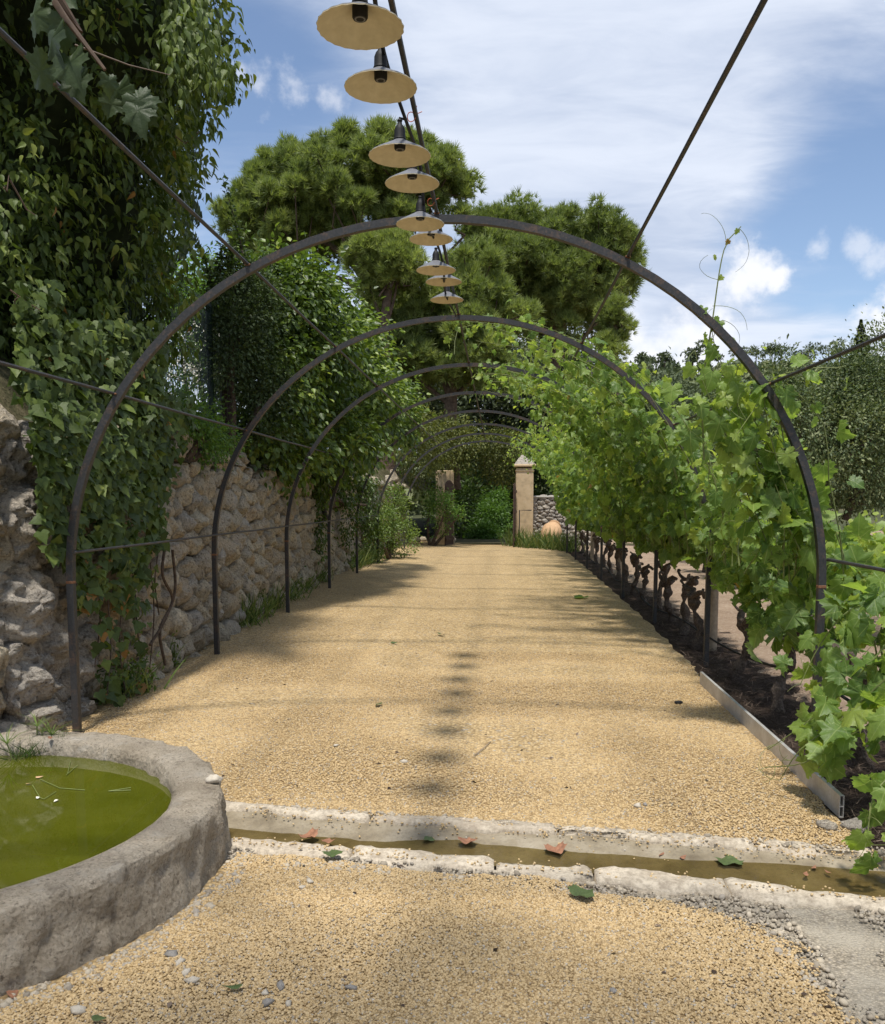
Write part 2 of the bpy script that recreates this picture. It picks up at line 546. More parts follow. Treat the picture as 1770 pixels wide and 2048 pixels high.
# aluminium
t = MT('aluminium')
v = t.coord()
n1 = t.noise(v, 6, 7, 0.7)
n2 = t.noise(v, 60, 5, 0.6)
c = t.ramp(n1, [(0.35, (0.42, 0.40, 0.37)), (0.65, (0.60, 0.59, 0.57))])
c = t.mix(t.mr(n2, 0.5, 0.7, 0, 0.35), c, (0.33, 0.28, 0.22))
MAT['aluminium'] = t.fin(c, 0.5, 0.5, t.bump(n2, 0.15, 0.002), 0.35)
# plaster of the gate pillars
t = MT('ochre_plaster')
v = t.pos()
n1 = t.noise(v, 2.5, 8, 0.65)
c = t.ramp(n1, [(0.3, (0.33, 0.25, 0.16)), (0.5, (0.54, 0.41, 0.25)), (0.7, (0.60, 0.47, 0.31))])
c = t.mix(t.mr(t.noise(v, 9, 7, 0.7), 0.58, 0.72, 0, 0.6), c, (0.36, 0.33, 0.29))
MAT['ochre_plaster'] = t.fin(c, 0.9, 0.15, t.bump(n1, 0.3, 0.02))
MAT['pink_plaster'] = plain('pink_plaster', (0.50, 0.34, 0.27), 0.9, 0.15, 2, 0.15)
MAT['roof_tile'] = plain('roof_tile', (0.42, 0.25, 0.19), 0.9, 0.25, 3, 0.15)
MAT['dark_pane'] = plain('dark_pane', (0.03, 0.032, 0.035), 0.2, 0.1, 3, 0.5)

# ------------------------------------------------------------------ object helpers
WL = {}


def wloc(o):
    return WL.get(o.name, np.zeros(3))


def tag(o, label=None, cat=None, group=None, kind=None):
    if label:
        o['label'] = label
    if cat:
        o['category'] = cat
    if group:
        o['group'] = group
    if kind:
        o['kind'] = kind
    return o


def empty(name, loc, parent=None):
    o = bpy.data.objects.new(name, None)
    o.empty_display_size = 0.1
    COL.objects.link(o)
    loc = np.asarray(loc, float)
    if parent is not None:
        o.parent = parent
        o.location = loc - wloc(parent)
    else:
        o.location = loc
    WL[o.name] = loc
    return o


def link(name, me, parent=None, loc=None):
    """mesh whose vertices are relative to loc (world)"""
    o = bpy.data.objects.new(name, me)
    COL.objects.link(o)
    loc = np.zeros(3) if loc is None else np.asarray(loc, float)
    if parent is not None:
        o.parent = parent
        o.location = loc - wloc(parent)
    else:
        o.location = loc
    WL[o.name] = loc
    return o


def mesh_np(name, V, Fc, mat, tint=None, uv=None, smooth=False):
    """V (n,3), Fc (m,k) uniform faces"""
    V = np.asarray(V, dtype=np.float32)
    Fc = np.asarray(Fc, dtype=np.int32)
    me = bpy.data.meshes.new(name)
    me.vertices.add(len(V))
    me.vertices.foreach_set('co', V.ravel())
    k = Fc.shape[1]
    me.loops.add(Fc.size)
    me.loops.foreach_set('vertex_index', Fc.ravel())
    me.polygons.add(len(Fc))
    me.polygons.foreach_set('loop_start', np.arange(0, Fc.size, k, dtype=np.int32))
    if smooth:
        me.polygons.foreach_set('use_smooth', np.ones(len(Fc), dtype=bool))
    if tint is not None:
        a = me.attributes.new('tint', 'FLOAT', 'POINT')
        a.data.foreach_set('value', np.asarray(tint, dtype=np.float32))
    if uv is not None:
        ul = me.uv_layers.new(name='UVMap')
        ul.data.foreach_set('uv', np.asarray(uv, dtype=np.float32)[Fc.ravel()].ravel())
    me.update(calc_edges=True)
    if mat is not None:
        me.materials.append(mat)
    return me


class MB:
    """collects boxes, tubes, lathes and sheets in world coordinates, then links ONE mesh"""

    def __init__(s):
        s.v, s.f, s.mi, s.cur = [], [], [], 0

    def add(s, V, Fs):
        o = len(s.v)
        s.v.extend([tuple(p) for p in V])
        for f in Fs:
            s.f.append(tuple(i + o for i in f))
            s.mi.append(s.cur)
        return s

    def box(s, c, size, rot=None, bev=0.0):
        x, y, z = (d / 2 for d in size)
        if bev > 0:
            b = bev
            pts = []
            for sx in (-1, 1):
                for sy in (-1, 1):
                    for sz in (-1, 1):
                        pts += [(sx * (x - b), sy * (y - b), sz * z), (sx * (x - b), sy * y, sz * (z - b)), (sx * x, sy * (y - b), sz * (z - b))]
            import bmesh
            bm = bmesh.new()
            vs_ = [bm.verts.new(p) for p in pts]
            bmesh.ops.convex_hull(bm, input=vs_)
            bm.verts.index_update()
            V = [v.co.copy() for v in bm.verts]
            Fs = [[v.index for v in f.verts] for f in bm.faces]
            bm.free()
        else:
            V = [Vector((a, b_, c_)) for a in (-x, x) for b_ in (-y, y) for c_ in (-z, z)]
            Fs = [(0, 1, 3, 2), (4, 6, 7, 5), (0, 4, 5, 1), (2, 3, 7, 6), (0, 2, 6, 4), (1, 5, 7, 3)]
        c = Vector(c)
        if rot is not None:
            V = [rot @ v for v in V]
        return s.add([v + c for v in V], Fs)

    def tube(s, pts, r, n=6, cap=True, square=False):
        pts = [Vector(p) for p in pts]
        m = len(pts)
        if not hasattr(r, '__len__'):
            r = [r] * m
        T = []
        for i in range(m):
            a = pts[max(0, i - 1)]
            b = pts[min(m - 1, i + 1)]
            d = (b - a)
            T.append(d.normalized() if d.length > 1e-9 else Vector((0, 0, 1)))
        ref = Vector((0, 0, 1)) if abs(T[0].z) < 0.9 else Vector((0, 1, 0))
        nx = T[0].cross(ref).normalized()
        V = []
        for i in range(m):
            nx = (nx - T[i] * nx.dot(T[i]))
            nx = nx.normalized() if nx.length > 1e-6 else T[i].orthogonal().normalized()
            ny = T[i].cross(nx)
            for k in range(n):
                a = 2 * math.pi * (k + (0.5 if square else 0)) / n
                V.append(pts[i] + (nx * math.cos(a) + ny * math.sin(a)) * r[i])
        Fs = []
        for i in range(m - 1):
            for k in range(n):
                k2 = (k + 1) % n
                Fs.append((i * n + k, i * n + k2, (i + 1) * n + k2, (i + 1) * n + k))
        if cap:
            Fs.append(tuple(range(n - 1, -1, -1)))
            Fs.append(tuple((m - 1) * n + k for k in range(n)))
        return s.add(V, Fs)

    def lathe(s, prof, c=(0, 0, 0), n=32, wob=None, rot=None):
        V, Fs = [], []
        c = Vector(c)
        for i, (r, z) in enumerate(prof):
            for k in range(n):
                a = 2 * math.pi * k / n
                q = r * (1 + (wob(a, i) if wob else 0))
                p = Vector((q * math.cos(a), q * math.sin(a), z))
                V.append((rot @ p if rot is not None else p) + c)
        for i in range(len(prof) - 1):
            for k in range(n):
                k2 = (k + 1) % n
                Fs.append((i * n + k, i * n + k2, (i + 1) * n + k2, (i + 1) * n + k))
        return s.add(V, Fs)

    def build(s, name, mats, parent=None, loc=None, smooth=False):
        if loc is None:
            loc = wloc(parent) if parent is not None else np.zeros(3)
        me = bpy.data.meshes.new(name)
        me.from_pydata([(p[0] - loc[0], p[1] - loc[1], p[2] - loc[2]) for p in s.v], [], s.f)
        if not isinstance(mats, (list, tuple)):
            mats = [mats]
        for m in mats:
            me.materials.append(m)
        if len(mats) > 1:
            me.polygons.foreach_set('material_index', s.mi)
        if smooth:
            me.polygons.foreach_set('use_smooth', [True] * len(me.polygons))
            try:
                me.set_sharp_from_angle(angle=R(40))
            except Exception:
                pass
        me.update()
        return link(name, me, parent, loc)


def nz3(p, s=1.0, o=0.0):
    return mnoise.noise(Vector((p[0] * s + o, p[1] * s - o * 0.7, p[2] * s + o * 1.3)))


def fbm(p, s, o=0.0, oct=3):
    a, t_ = 1.0, 0.0
    for i in range(oct):
        t_ += a * nz3(p, s, o + i * 17.1)
        s *= 2.1
        a *= 0.5
    return t_


def ico(sub=2):
    import bmesh
    bm = bmesh.new()
    bmesh.ops.create_icosphere(bm, subdivisions=sub, radius=1.0)
    bm.verts.index_update()
    V = np.array([v.co[:] for v in bm.verts])
    Fs = np.array([[v.index for v in f.verts] for f in bm.faces])
    bm.free()
    return V, Fs


def rock_mesh(name, size, mat, seed, sub=2, amp=0.3):
    V, Fs = ico(sub)
    d = np.array([1 + amp * fbm(p, 1.3, seed) for p in V])
    V = V * d[:, None] * np.asarray(size)[None, :]
    return mesh_np(name, V, Fs, mat, smooth=size[0] > 0.04)


# ------------------------------------------------------------------ leaves
def fan(outline, fold=0.18, droop=0.25, cup=0.0, centre=(0, 0.38)):
    o = np.array(outline, float)
    V = np.vstack([[centre], o])
    x, y = V[:, 0], V[:, 1]
    z = fold * np.abs(x) - droop * y * y + cup * np.sin(6 * x + 4 * y) * 0.5
    n = len(o)
    Fs = [(0, 1 + i, 1 + (i + 1) % n) for i in range(n)]
    V3 = np.stack([x, y, z], 1)
    uv = np.stack([x * 0.8 + 0.5, y * 0.8 + 0.18], 1)
    return V3, np.array(Fs), uv


def mirror(h):
    return [(x, y) for x, y in h] + [(-x, y) for x, y in h[::-1] if abs(x) > 1e-6]


def serrate(h, d=0.05):
    o = []
    for i in range(len(h) - 1):
        (x0, y0), (x1, y1) = h[i], h[i + 1]
        o.append(h[i])
        mx_, my = (x0 + x1) / 2, (y0 + y1) / 2
        o.append((mx_ * (1 - d) - 0.0, my + (0.38 - my) * d))
    o.append(h[-1])
    return o


GH = [(0.03, 0.07), (0.14, -0.14), (0.34, -0.13), (0.50, 0.00), (0.55, 0.14), (0.44, 0.24), (0.62, 0.40), (0.60, 0.58), (0.40, 0.60), (0.35, 0.76), (0.19, 0.90), (0.0, 1.05)]
GRAPE = [fan(mirror(serrate(GH, 0.095)), f, d, c) for f, d, c in ((0.25, 0.30, 0.16), (-0.22, 0.45, 0.20), (0.42, 0.12, 0.14), (0.12, 0.65, 0.22))]
_jr = np.random.default_rng(5)
GRAPE = GRAPE + [(tv + _jr.normal(size=tv.shape) * np.array([0.022, 0.022, 0.055]), tf, tu) for tv, tf, tu in GRAPE]
GH2 = [(0.03, 0.04), (0.30, -0.12), (0.53, 0.12), (0.50, 0.24), (0.58, 0.48), (0.36, 0.68), (0.0, 1.0)]
GRAPE_LO = [fan(mirror(GH2), f, d) for f, d in ((0.22, 0.28), (-0.2, 0.45), (0.3, 0.1))]
IH = [(0.0, 0.02), (0.22, -0.10), (0.42, 0.02), (0.52, 0.22), (0.34, 0.34), (0.30, 0.50), (0.14, 0.74), (0.0, 1.0)]
IVY = [fan(mirror(IH), f, d) for f, d in ((0.15, 0.2), (-0.18, 0.3), (0.25, 0.08))]
IVL = [(0.0, 0.0), (0.16, 0.06), (0.26, 0.26), (0.20, 0.55), (0.07, 0.86), (0.0, 1.08)]
IVYL = [fan(mirror(IVL), f, d) for f, d in ((0.28, 0.25), (0.15, 0.5), (0.35, 0.1))]
PH = [(0.04, 0.0), (0.28, -0.06), (0.52, 0.06), (0.48, 0.22), (0.60, 0.44), (0.42, 0.54), (0.24, 0.70), (0.0, 1.0)]
PLANE = [fan(mirror(serrate(PH, 0.06)), f, d) for f, d in ((0.2, 0.2), (-0.1, 0.4), (0.3, 0.1))]
_q = (np.array([(0, 0, 0), (0.26, 0.45, 0.08), (0, 1, -0.12), (-0.26, 0.45, 0.08)], float), np.array([(0, 1, 2), (0, 2, 3)]), np.array([(0.5, 0), (0.7, 0.4), (0.5, 1), (0.3, 0.4)]))
QUAD = [_q]
_w = (np.array([(0, 0, 0), (0.34, 0.28, 0.10), (0.27, 0.68, 0.06), (0, 1.05, -0.16), (-0.27, 0.68, 0.06), (-0.34, 0.28, 0.10)], float), np.array([(0, 1, 2), (0, 2, 3), (0, 3, 4), (0, 4, 5)]), np.zeros((6, 2)))
WIDE = [_w]
_b = (np.array([(-0.02, 0, 0), (0.02, 0, 0), (0.018, 0.5, 0.03), (-0.018, 0.5, 0.03), (0, 1, -0.14)], float), np.array([(0, 1, 2), (0, 2, 3), (3, 2, 4)]), np.zeros((5, 2)))
BLADE = [_b]


def unit(a):
    return a / (np.linalg.norm(a, axis=-1, keepdims=True) + 1e-9)


def frames(tip, nor):
    """columns x, y(tip), z(normal)"""
    y = unit(tip)
    z = nor - (nor * y).sum(-1, keepdims=True) * y
    z = unit(z)
    x = np.cross(y, z)
    return np.stack([x, y, z], axis=-1)


def scatter(templates, pos, Rm, size, tint):
    Vs, Fs, Us, Ts, off = [], [], [], [], 0
    m = len(pos)
    which = np.arange(m) % len(templates)
    for k, (tv, tf, tu) in enumerate(templates):
        s = which == k
        if not s.any():
            continue
        p = pos[s]
        v = np.einsum('mij,nj->mni', Rm[s], tv) * size[s][:, None, None] + p[:, None, :]
        c = len(p)
        nv = len(tv)
        Vs.append(v.reshape(-1, 3))
        Fs.append((tf[None] + (np.arange(c) * nv)[:, None, None]).reshape(-1, 3) + off)
        Us.append(np.tile(tu, (c, 1)))
        Ts.append(np.repeat(tint[s], nv))
        off += c * nv
    return np.vstack(Vs), np.vstack(Fs), np.vstack(Us), np.concatenate(Ts)


def foliage(name, templates, pos, Rm, size, tint, mat, parent=None, loc=None, kind='stuff'):
    V, Fs, U, T = scatter(templates, pos, Rm, size, tint)
    if loc is None:
        loc = wloc(parent) if parent is not None else pos.mean(0)
    me = mesh_np(name, V - np.asarray(loc)[None], Fs, mat, T, U)
    o = link(name, me, parent, loc)
    if kind:
        o['kind'] = kind
    return o


def leaf_variants(base, templates, tints, mat):
    r = []
    for k in range(len(tints)):
        tv, tf, tu = templates[k % len(templates)]
        r.append(mesh_np(base, tv, tf, mat, np.full(len(tv), tints[k]), tu))
    return r


def leaf_parts(parent, variants, pos, Rm, size, tint, vt, name='leaf'):
    """every leaf an object of its own under its plant"""
    base = wloc(parent)
    vt = np.asarray(vt)
    for i in range(len(pos)):
        dd_ = np.abs(vt - tint[i]) + 5.0 * ((vt > 0.95) != (tint[i] > 0.97))
        c = np.argsort(dd_, kind='stable')[:3 if tint[i] <= 0.97 else 1]
        me = variants[c[i % len(c)]]
        o = bpy.data.objects.new(name, me)
        o.parent = parent
        M4 = Matrix([[*(Rm[i][r] * size[i]), pos[i][r] - base[r]] for r in range(3)] + [[0, 0, 0, 1]])
        o.matrix_basis = M4
        COL.objects.link(o)


VLT = [0.05, 0.12, 0.2, 0.28, 0.36, 0.44, 0.5, 0.56, 0.62, 0.68, 0.74, 0.8, 0.86, 0.92, 0.3, 0.99]
V_GRAPE = leaf_variants('vine_leaf', GRAPE, VLT, MAT['vine_leaf'])
V_IVY = leaf_variants('ivy_leaf', IVY, VLT, MAT['ivy_leaf'])
V_IVYL = leaf_variants('ivy_leaf_long', IVYL, VLT, MAT['ivy_leaf'])


def rnd_dirs(n):
    return unit(rng.normal(size=(n, 3)))


def show_size(pos, size):
    d = np.linalg.norm(pos - CAM[None], axis=1)
    return size / d


def in_view(pos):
    d = pos - CAM[None]
    f = d @ FW
    u = 885 + F * (d @ RT) / np.maximum(f, 0.01)
    v = 1180 - F * (d @ UP) / np.maximum(f, 0.01)
    return (f > 0.3) & (u > -20) & (u < 1790) & (v > -20) & (v < 2068)


def split_parts(parent, variants, vt, templates, mat, pos, Rm, size, tint, nmax, stuffname, partname='leaf', front=None):
    """the nmax largest in the picture become parts, the others one joined part"""
    s = show_size(pos, size) * in_view(pos)
    if front is not None:
        s = s * front
    order = np.argsort(-s)
    a, b = order[:nmax], order[nmax:]
    a = a[s[a] > 0]
    leaf_parts(parent, variants, pos[a], Rm[a], size[a], tint[a], vt, partname)
    if len(b):
        foliage(stuffname, templates, pos[b], Rm[b], size[b], tint[b], mat, parent)


def clumps(ells, n_cl, per, cr, top=0.35, shell=0.55):
    """leaf positions gathered in clumps over a set of ellipsoids (centre, radii)"""
    vol = np.array([e[1][0] * e[1][1] + e[1][0] * e[1][2] + e[1][1] * e[1][2] for e in ells])
    which = rng.choice(len(ells), n_cl, p=vol / vol.sum())
    C = np.array([e[0] for e in ells])[which]
    A = np.array([e[1] for e in ells])[which]
    d = rnd_dirs(n_cl)
    d[:, 2] = np.where(d[:, 2] < -0.2, -d[:, 2] * (1 if top > 0.9 else rng.choice([1, -1], n_cl, p=[top, 1 - top])), d[:, 2])
    rr = shell + (1 - shell) * rng.random(n_cl) ** 0.5
    rr = rr * (1 + 0.14 * rng.normal(size=n_cl))
    cc = C + d * A * rr[:, None]
    outw = unit(d / A)
    q = rng.normal(size=(n_cl, per, 3)) * cr * (0.6 + 0.8 * rng.random((n_cl, 1, 1)))
    pos = (cc[:, None] + q).reshape(-1, 3)
    ow = np.repeat(outw, per, 0)
    loc = unit(q.reshape(-1, 3) + 1e-6)
    ct = np.repeat(rng.random(n_cl), per)
    return pos, ow, loc, ct


def bush(name, label, cat, ells, n_cl, per, cr, leaf, mat, templates=QUAD, group=None, stems=None, tintr=(0.1, 0.9), barkm='bark', base=None, hang=0.2, shell=0.5, crown='foliage', top=0.35):
    E = []
    for e in ells:
        if len(e) == 6:           # pixel ellipse at a depth
            u, v, rx, ry, y, ry_ = e
            k = y / F
            E.append((P(u, v, y), np.array([rx * k, ry_, ry * k])))
        else:
            E.append((np.asarray(e[0], float), np.asarray(e[1], float)))
    if base is None:
        c0 = np.mean([e[0] for e in E], 0)
        base = np.array([c0[0], c0[1], min(e[0][2] - e[1][2] for e in E)])
    o = empty(name, base)
    tag(o, label, cat, group)
    pos, ow, lc, ct = clumps(E, n_cl, per, cr, top=top, shell=shell)
    m = len(pos)
    tip = unit(ow * 0.5 + lc * 0.7 + rnd_dirs(m) * 0.5 + np.array([0, 0, -hang]))
    nor = unit(ow * 0.4 + lc * 0.3 + np.array([0, 0, 0.6]) + rnd_dirs(m) * 0.6)
    size = leaf * (0.7 + 0.6 * rng.random(m))
    tint = np.clip(tintr[0] + (tintr[1] - tintr[0]) * (0.6 * ct + 0.4 * rng.random(m)), 0, 1)
    foliage(crown, templates, pos, frames(tip, nor), size, tint, MAT[mat], o)
    if stems is None:
        stems = []
        for e in E[:4]:
            stems.append(([base + np.array([0, 0, -0.1]), (base + e[0]) / 2 + rng.normal(size=3) * 0.1, e[0]], 0.06))
    for pts, r in stems:
        MB().tube(pts, np.linspace(r, r * 0.4, len(pts)), 7).build('stem' if r < 0.1 else 'trunk', MAT[barkm], o, smooth=True)
    return o


# ------------------------------------------------------------------ GROUND AND SETTING
def sstep(x, a, b):
    t_ = np.clip((x - a) / (b - a), 0, 1)
    return t_ * t_ * (3 - 2 * t_)


def gz(x, y):
    return 0.055 * np.maximum(0, -x - 0.5) * sstep(y, 7.0, 15.0)


def redge(y):
    return np.interp(y, [3.8, 4.4, 7.7, 11.7, 20, 28.7, 34], [2.10, 2.12, 2.25, 2.38, 2.48, 2.55, 2.6])


WALLP = np.array([(-4.6, 4.55), (-3.8, 4.80), (-3.08, 5.2), (-2.76, 5.8), (-2.70, 7.1), (-2.72, 9.2), (-2.74, 12.1), (-2.80, 15.6), (-2.86, 21.7), (-2.92, 31.6)])


def wx(y):
    return np.interp(y, WALLP[2:, 1], WALLP[2:, 0])


def sheet(name, xs, ys, zf, mat, kind='structure', mask=None, parent=None):
    X, Y = np.meshgrid(xs, ys)
    Z = zf(X, Y)
    V = np.stack([X, Y, Z], -1).reshape(-1, 3)
    nx_, ny_ = len(xs), len(ys)
    i = np.arange(nx_ - 1)[None] + np.arange(ny_ - 1)[:, None] * nx_
    Q = np.stack([i, i + 1, i + 1 + nx_, i + nx_], -1).reshape(-1, 4)
    me = mesh_np(name, V, Q, mat, smooth=True)
    o = link(name, me, parent)
    if kind:
        o['kind'] = kind
    return o


# base ground to the horizon
sheet('ground', np.linspace(-600, 600, 25), np.linspace(-300, 900, 25), lambda X, Y: X * 0 - 0.45, MAT['hill_ground'])

# gravel path behind the rill, with a cut edge on the right
CH_O = np.array([0.07, 4.30])                   # a point of the far edge of the rill
CH_E = np.array([0.9905, -0.1375])              # along it
CH_N = np.array([-0.1375, -0.9905])             # towards the camera
# x along, so far edge y at x:


def far_y(x):
    return 4.30 + (x - 0.07) * (-0.1388)


def near_y(x):
    return 3.80 + (x - 0.07) * (-0.155)


nyp, nxp = 120, 34
ty = np.linspace(0, 1, nyp) ** 1.6
VV = []
for a in ty:
    for b in np.linspace(0, 1, nxp):
        xl, xr = -3.2, None
        y0 = 4.3 + a * 28.2
        xr = float(redge(y0)) + 0.02 * math.sin(y0 * 5.1) + 0.015 * math.sin(y0 * 13.0)
        x = xl + (xr - xl) * b
        y = max(y0, float(far_y(x)) + 0.02) if a > 0 else float(far_y(x)) + 0.015
        if a == 0:
            x = xl + (2.10 - xl) * b
            y = float(far_y(x)) + 0.015
        VV.append((x, y, float(gz(x, y)) + 0.012 * nz3((x, y, 0), 0.9)))
VV = np.array(VV)
i = np.arange(nxp - 1)[None] + np.arange(nyp - 1)[:, None] * nxp
Q = np.stack([i, i + 1, i + 1 + nxp, i + nxp], -1).reshape(-1, 4)
edge = VV[nxp - 1::nxp].copy()
low = edge.copy()
low[:, 2] = -0.12
low[:, 0] += 0.03
n0 = len(VV)
Qe = [(k * nxp + nxp - 1, n0 + k, n0 + k + 1, (k + 1) * nxp + nxp - 1) for k in range(nyp - 1)]
link('gravel_path', mesh_np('gravel_path', np.vstack([VV, low]), np.vstack([Q, Qe]), MAT['gravel_sheet'], smooth=True))['kind'] = 'structure'


def grey_line(y):     # x right of which the ground before the rill is bare grey
    return np.interp(y, [1.5, 2.64, 3.02, 3.27, 3.45, 3.52], [1.55, 1.49, 1.46, 1.36, 1.10, 0.7])


# ground before the rill: yellow gravel, and bare grey ground right of it
xs = np.linspace(0, 1, 40)
ysn = np.linspace(0, 1, 30)
for nm, mt in (('gravel_court', 'gravel_sheet'), ('stony_ground', 'grey_sheet')):
    VV = []
    for a in ysn:
        for b in xs:
            if nm == 'gravel_court':
                x = -6 + 7.4 * b
                ye = near_y(x) - 0.10
                y = -4 + (ye + 4) * a
                xx = x
                lim = float(grey_line(y)) + 0.05 * nz3((0, y, 0), 4.0)
                xx = -6 + (lim + 6) * b if True else x
                VV.append((xx, min(y, near_y(xx) - 0.08), 0.010 * nz3((xx, y, 0), 1.1)))
            else:
                x = -7 + 16 * b
                ye = near_y(x) - 0.02
                y = -6 + (ye + 6) * a
                VV.append((x, y, -0.024 + 0.008 * nz3((x, y, 3), 1.7)))
    nx_, ny_ = len(xs), len(ysn)
    i = np.arange(nx_ - 1)[None] + np.arange(ny_ - 1)[:, None] * nx_
    Q = np.stack([i, i + 1, i + 1 + nx_, i + nx_], -1).reshape(-1, 4)
    link(nm, mesh_np(nm, VV, Q, MAT[mt], smooth=True))['kind'] = 'structure'

# planting strip and vineyard soil
def hnoise(X, Y, s, a, o=0):
    Z = np.zeros_like(X)
    f = X.ravel(), Y.ravel()
    z = np.array([a * fbm((p, q, 0), s, o, 3) for p, q in zip(*f)])
    return z.reshape(X.shape)


sheet('planting_strip', np.linspace(1.9, 3.25, 34), np.concatenate([np.linspace(4.09, 12, 165), np.linspace(12.1, 33, 130)]),
      lambda X, Y: -0.045 + hnoise(X, Y, 5.0, 0.022, 3) + 0.02 * sstep(X, 2.5, 3.0), MAT['mulch'])
sheet('vineyard_soil', np.concatenate([np.linspace(2.75, 8, 60), np.linspace(8.5, 60, 20)]), np.concatenate([np.linspace(4.04, 22, 110), np.linspace(23, 75, 30)]),
      lambda X, Y: -0.07 + 0.06 * sstep(X, 2.75, 3.1) + hnoise(X, Y, 2.2, 0.03, 9), MAT['soil'])
sheet('terrace', np.concatenate([np.linspace(-40, -6, 12), np.linspace(-5.5, -2.75, 16)]), np.linspace(5.9, 60, 50),
      lambda X, Y: 2.02 + 0.75 * sstep(-X, 2.75, 3.7) + 0.5 * sstep(-X, 4, 12) + hnoise(X, Y, 0.8, 0.08, 4), MAT['terrace_soil'])
sheet('lane', np.linspace(-6, 8, 12), np.linspace(31.9, 75, 20), lambda X, Y: 0.02 - 0.02 * (Y - 31.9) + hnoise(X, Y, 0.6, 0.05, 4), MAT['terrace_soil'])

# hillside on the right, far off
def hill_z(X, Y):
    prof = np.interp(Y, [45, 70, 110, 170, 240, 400], [-0.4, 2, 10.8, 25.2, 26.5, 27.5])
    side = sstep(X, -10, 25)
    return prof * (0.35 + 0.65 * side) * (1 + 0.00045 * np.clip(X, 0, 200)) - 0.3


HX = np.linspace(-60, 260, 60)
HY = np.linspace(45, 400, 50)
sheet('hillside', HX, HY, lambda X, Y: hill_z(X, Y) + hnoise(X, Y, 0.03, 1.0, 8), MAT['hill_ground'])

# ------------------------------------------------------------------ STONE WALL (left)
seg = np.diff(WALLP, axis=0)
slen = np.linalg.norm(seg, axis=1)
cum = np.concatenate([[0], np.cumsum(slen)])


def wall_at(s):
    k = int(np.clip(np.searchsorted(cum, s) - 1, 0, len(seg) - 1))
    t_ = (s - cum[k]) / slen[k]
    p = WALLP[k] + seg[k] * t_
    # smooth tangent
    d = seg[k] / slen[k]
    return p, d


def wall_frame(s):
    p, d = wall_at(s)
    p2, d2 = wall_at(min(s + 0.15, cum[-1] - 1e-3))
    p1, d1 = wall_at(max(s - 0.15, 1e-3))
    d = p2 - p1
    d = d / np.linalg.norm(d)
    n = np.array([d[1], -d[0]])
    return p, d, n


def wall_top(s):
    return 2.06 + 0.10 * math.sin(s * 1.3) + 0.08 * math.sin(s * 3.7) + 0.10 * math.sin(s * 8.3 + 1)


def voronoi_stones(seeds, nt=18, p=9.0, kn=14, shrink=0.965):
    """rounded cell outline (radii per direction) of every seed among its neighbours"""
    S = np.asarray(seeds)
    th = np.arange(nt) * 2 * math.pi / nt
    D = np.stack([np.cos(th), np.sin(th)], 1)
    out_ = []
    for i in range(len(S)):
        dv = S - S[i]
        d2 = (dv ** 2).sum(1)
        nb = np.argsort(d2)[1:kn + 1]
        v = dv[nb]
        l2 = d2[nb]
        pr = np.maximum(D @ v.T, 1e-6)               # nt,kn
        dist = (l2[None] / 2) / pr
        dist = np.minimum(dist, 3.0)
        r = (np.sum((1.0 / dist) ** p, 1)) ** (-1 / p)
        out_.append(r * shrink)
    return th, out_


def stone_geo(th, r, H, seed, rings=((0.0, 1.0), (0.38, 0.98), (0.68, 0.90), (0.88, 0.66), (0.98, 0.22), (1.0, -0.25), (0.93, -0.8)), amp=0.22, rough=0.0):
    """local verts (a along wall, b up, h outward)"""
    V = [(0, 0, H)]
    for t_, hh in rings[1:]:
        for k, a in enumerate(th):
            V.append((math.cos(a) * r[k] * t_, math.sin(a) * r[k] * t_, hh * H))
    V = np.array(V)
    sc_ = 1.0 / max(0.06, float(np.mean(r)))
    pr_ = np.random.default_rng(int(seed * 1000) % 99991)
    for q in range(6):
        an_ = pr_.uniform(0, 6.283)
        sl_ = pr_.uniform(0.35, 1.3)
        cut = H * pr_.uniform(0.78, 1.15) - sl_ * (V[:, 0] * math.cos(an_) + V[:, 1] * math.sin(an_) - pr_.uniform(0.0, 0.45) / sc_)
        V[:, 2] = np.where(V[:, 2] > 0, np.maximum(np.minimum(V[:, 2], cut), 0.12 * H), V[:, 2])
    tilt = 0.35 * np.array([nz3((seed * 3.1, 0, 0)), nz3((0, seed * 2.7, 0))])
    V[:, 2] += (V[:, 0] * tilt[0] + V[:, 1] * tilt[1]) * np.clip(V[:, 2] / H, 0, 1)
    for i in range(len(V)):
        q = V[i] * sc_
        f = amp * fbm(q, 1.1, seed * 5.3, 3) / sc_
        V[i, 2] += f * 1.2 * (1 if V[i, 2] > -0.05 else 0.2)
        k_ = 0.35 * f / max(1e-3, np.linalg.norm(V[i, :2]) + 0.02)
        V[i, :2] *= 1 + np.clip(k_, -0.2, 0.12)
        if rough > 0:
            pw_ = (V[i, 0] + seed * 1.7, V[i, 1] + seed * 0.9, V[i, 2])
            a1 = fbm(pw_, 11.0, 2.0, 5)
            a2 = abs(nz3(pw_, 6.0, 7.0))
            V[i, 2] += rough * (a1 * 0.9 - 0.8 * a2)
            V[i, :2] *= 1 + 0.9 * rough * a1
    n = len(th)
    Fs = [(0, 1 + k, 1 + (k + 1) % n) for k in range(n)]
    for q in range(len(rings) - 2):
        for k in range(n):
            a0 = 1 + q * n + k
            a1 = 1 + q * n + (k + 1) % n
            Fs += [(a0, a0 + n, a1 + n), (a0, a1 + n, a1)]
    return V, np.array(Fs)


wall = empty('stone_wall', (-2.6, 6.0, 0))
tag(wall, 'long rubble retaining wall of rough beige stones along the left of the path', 'wall')
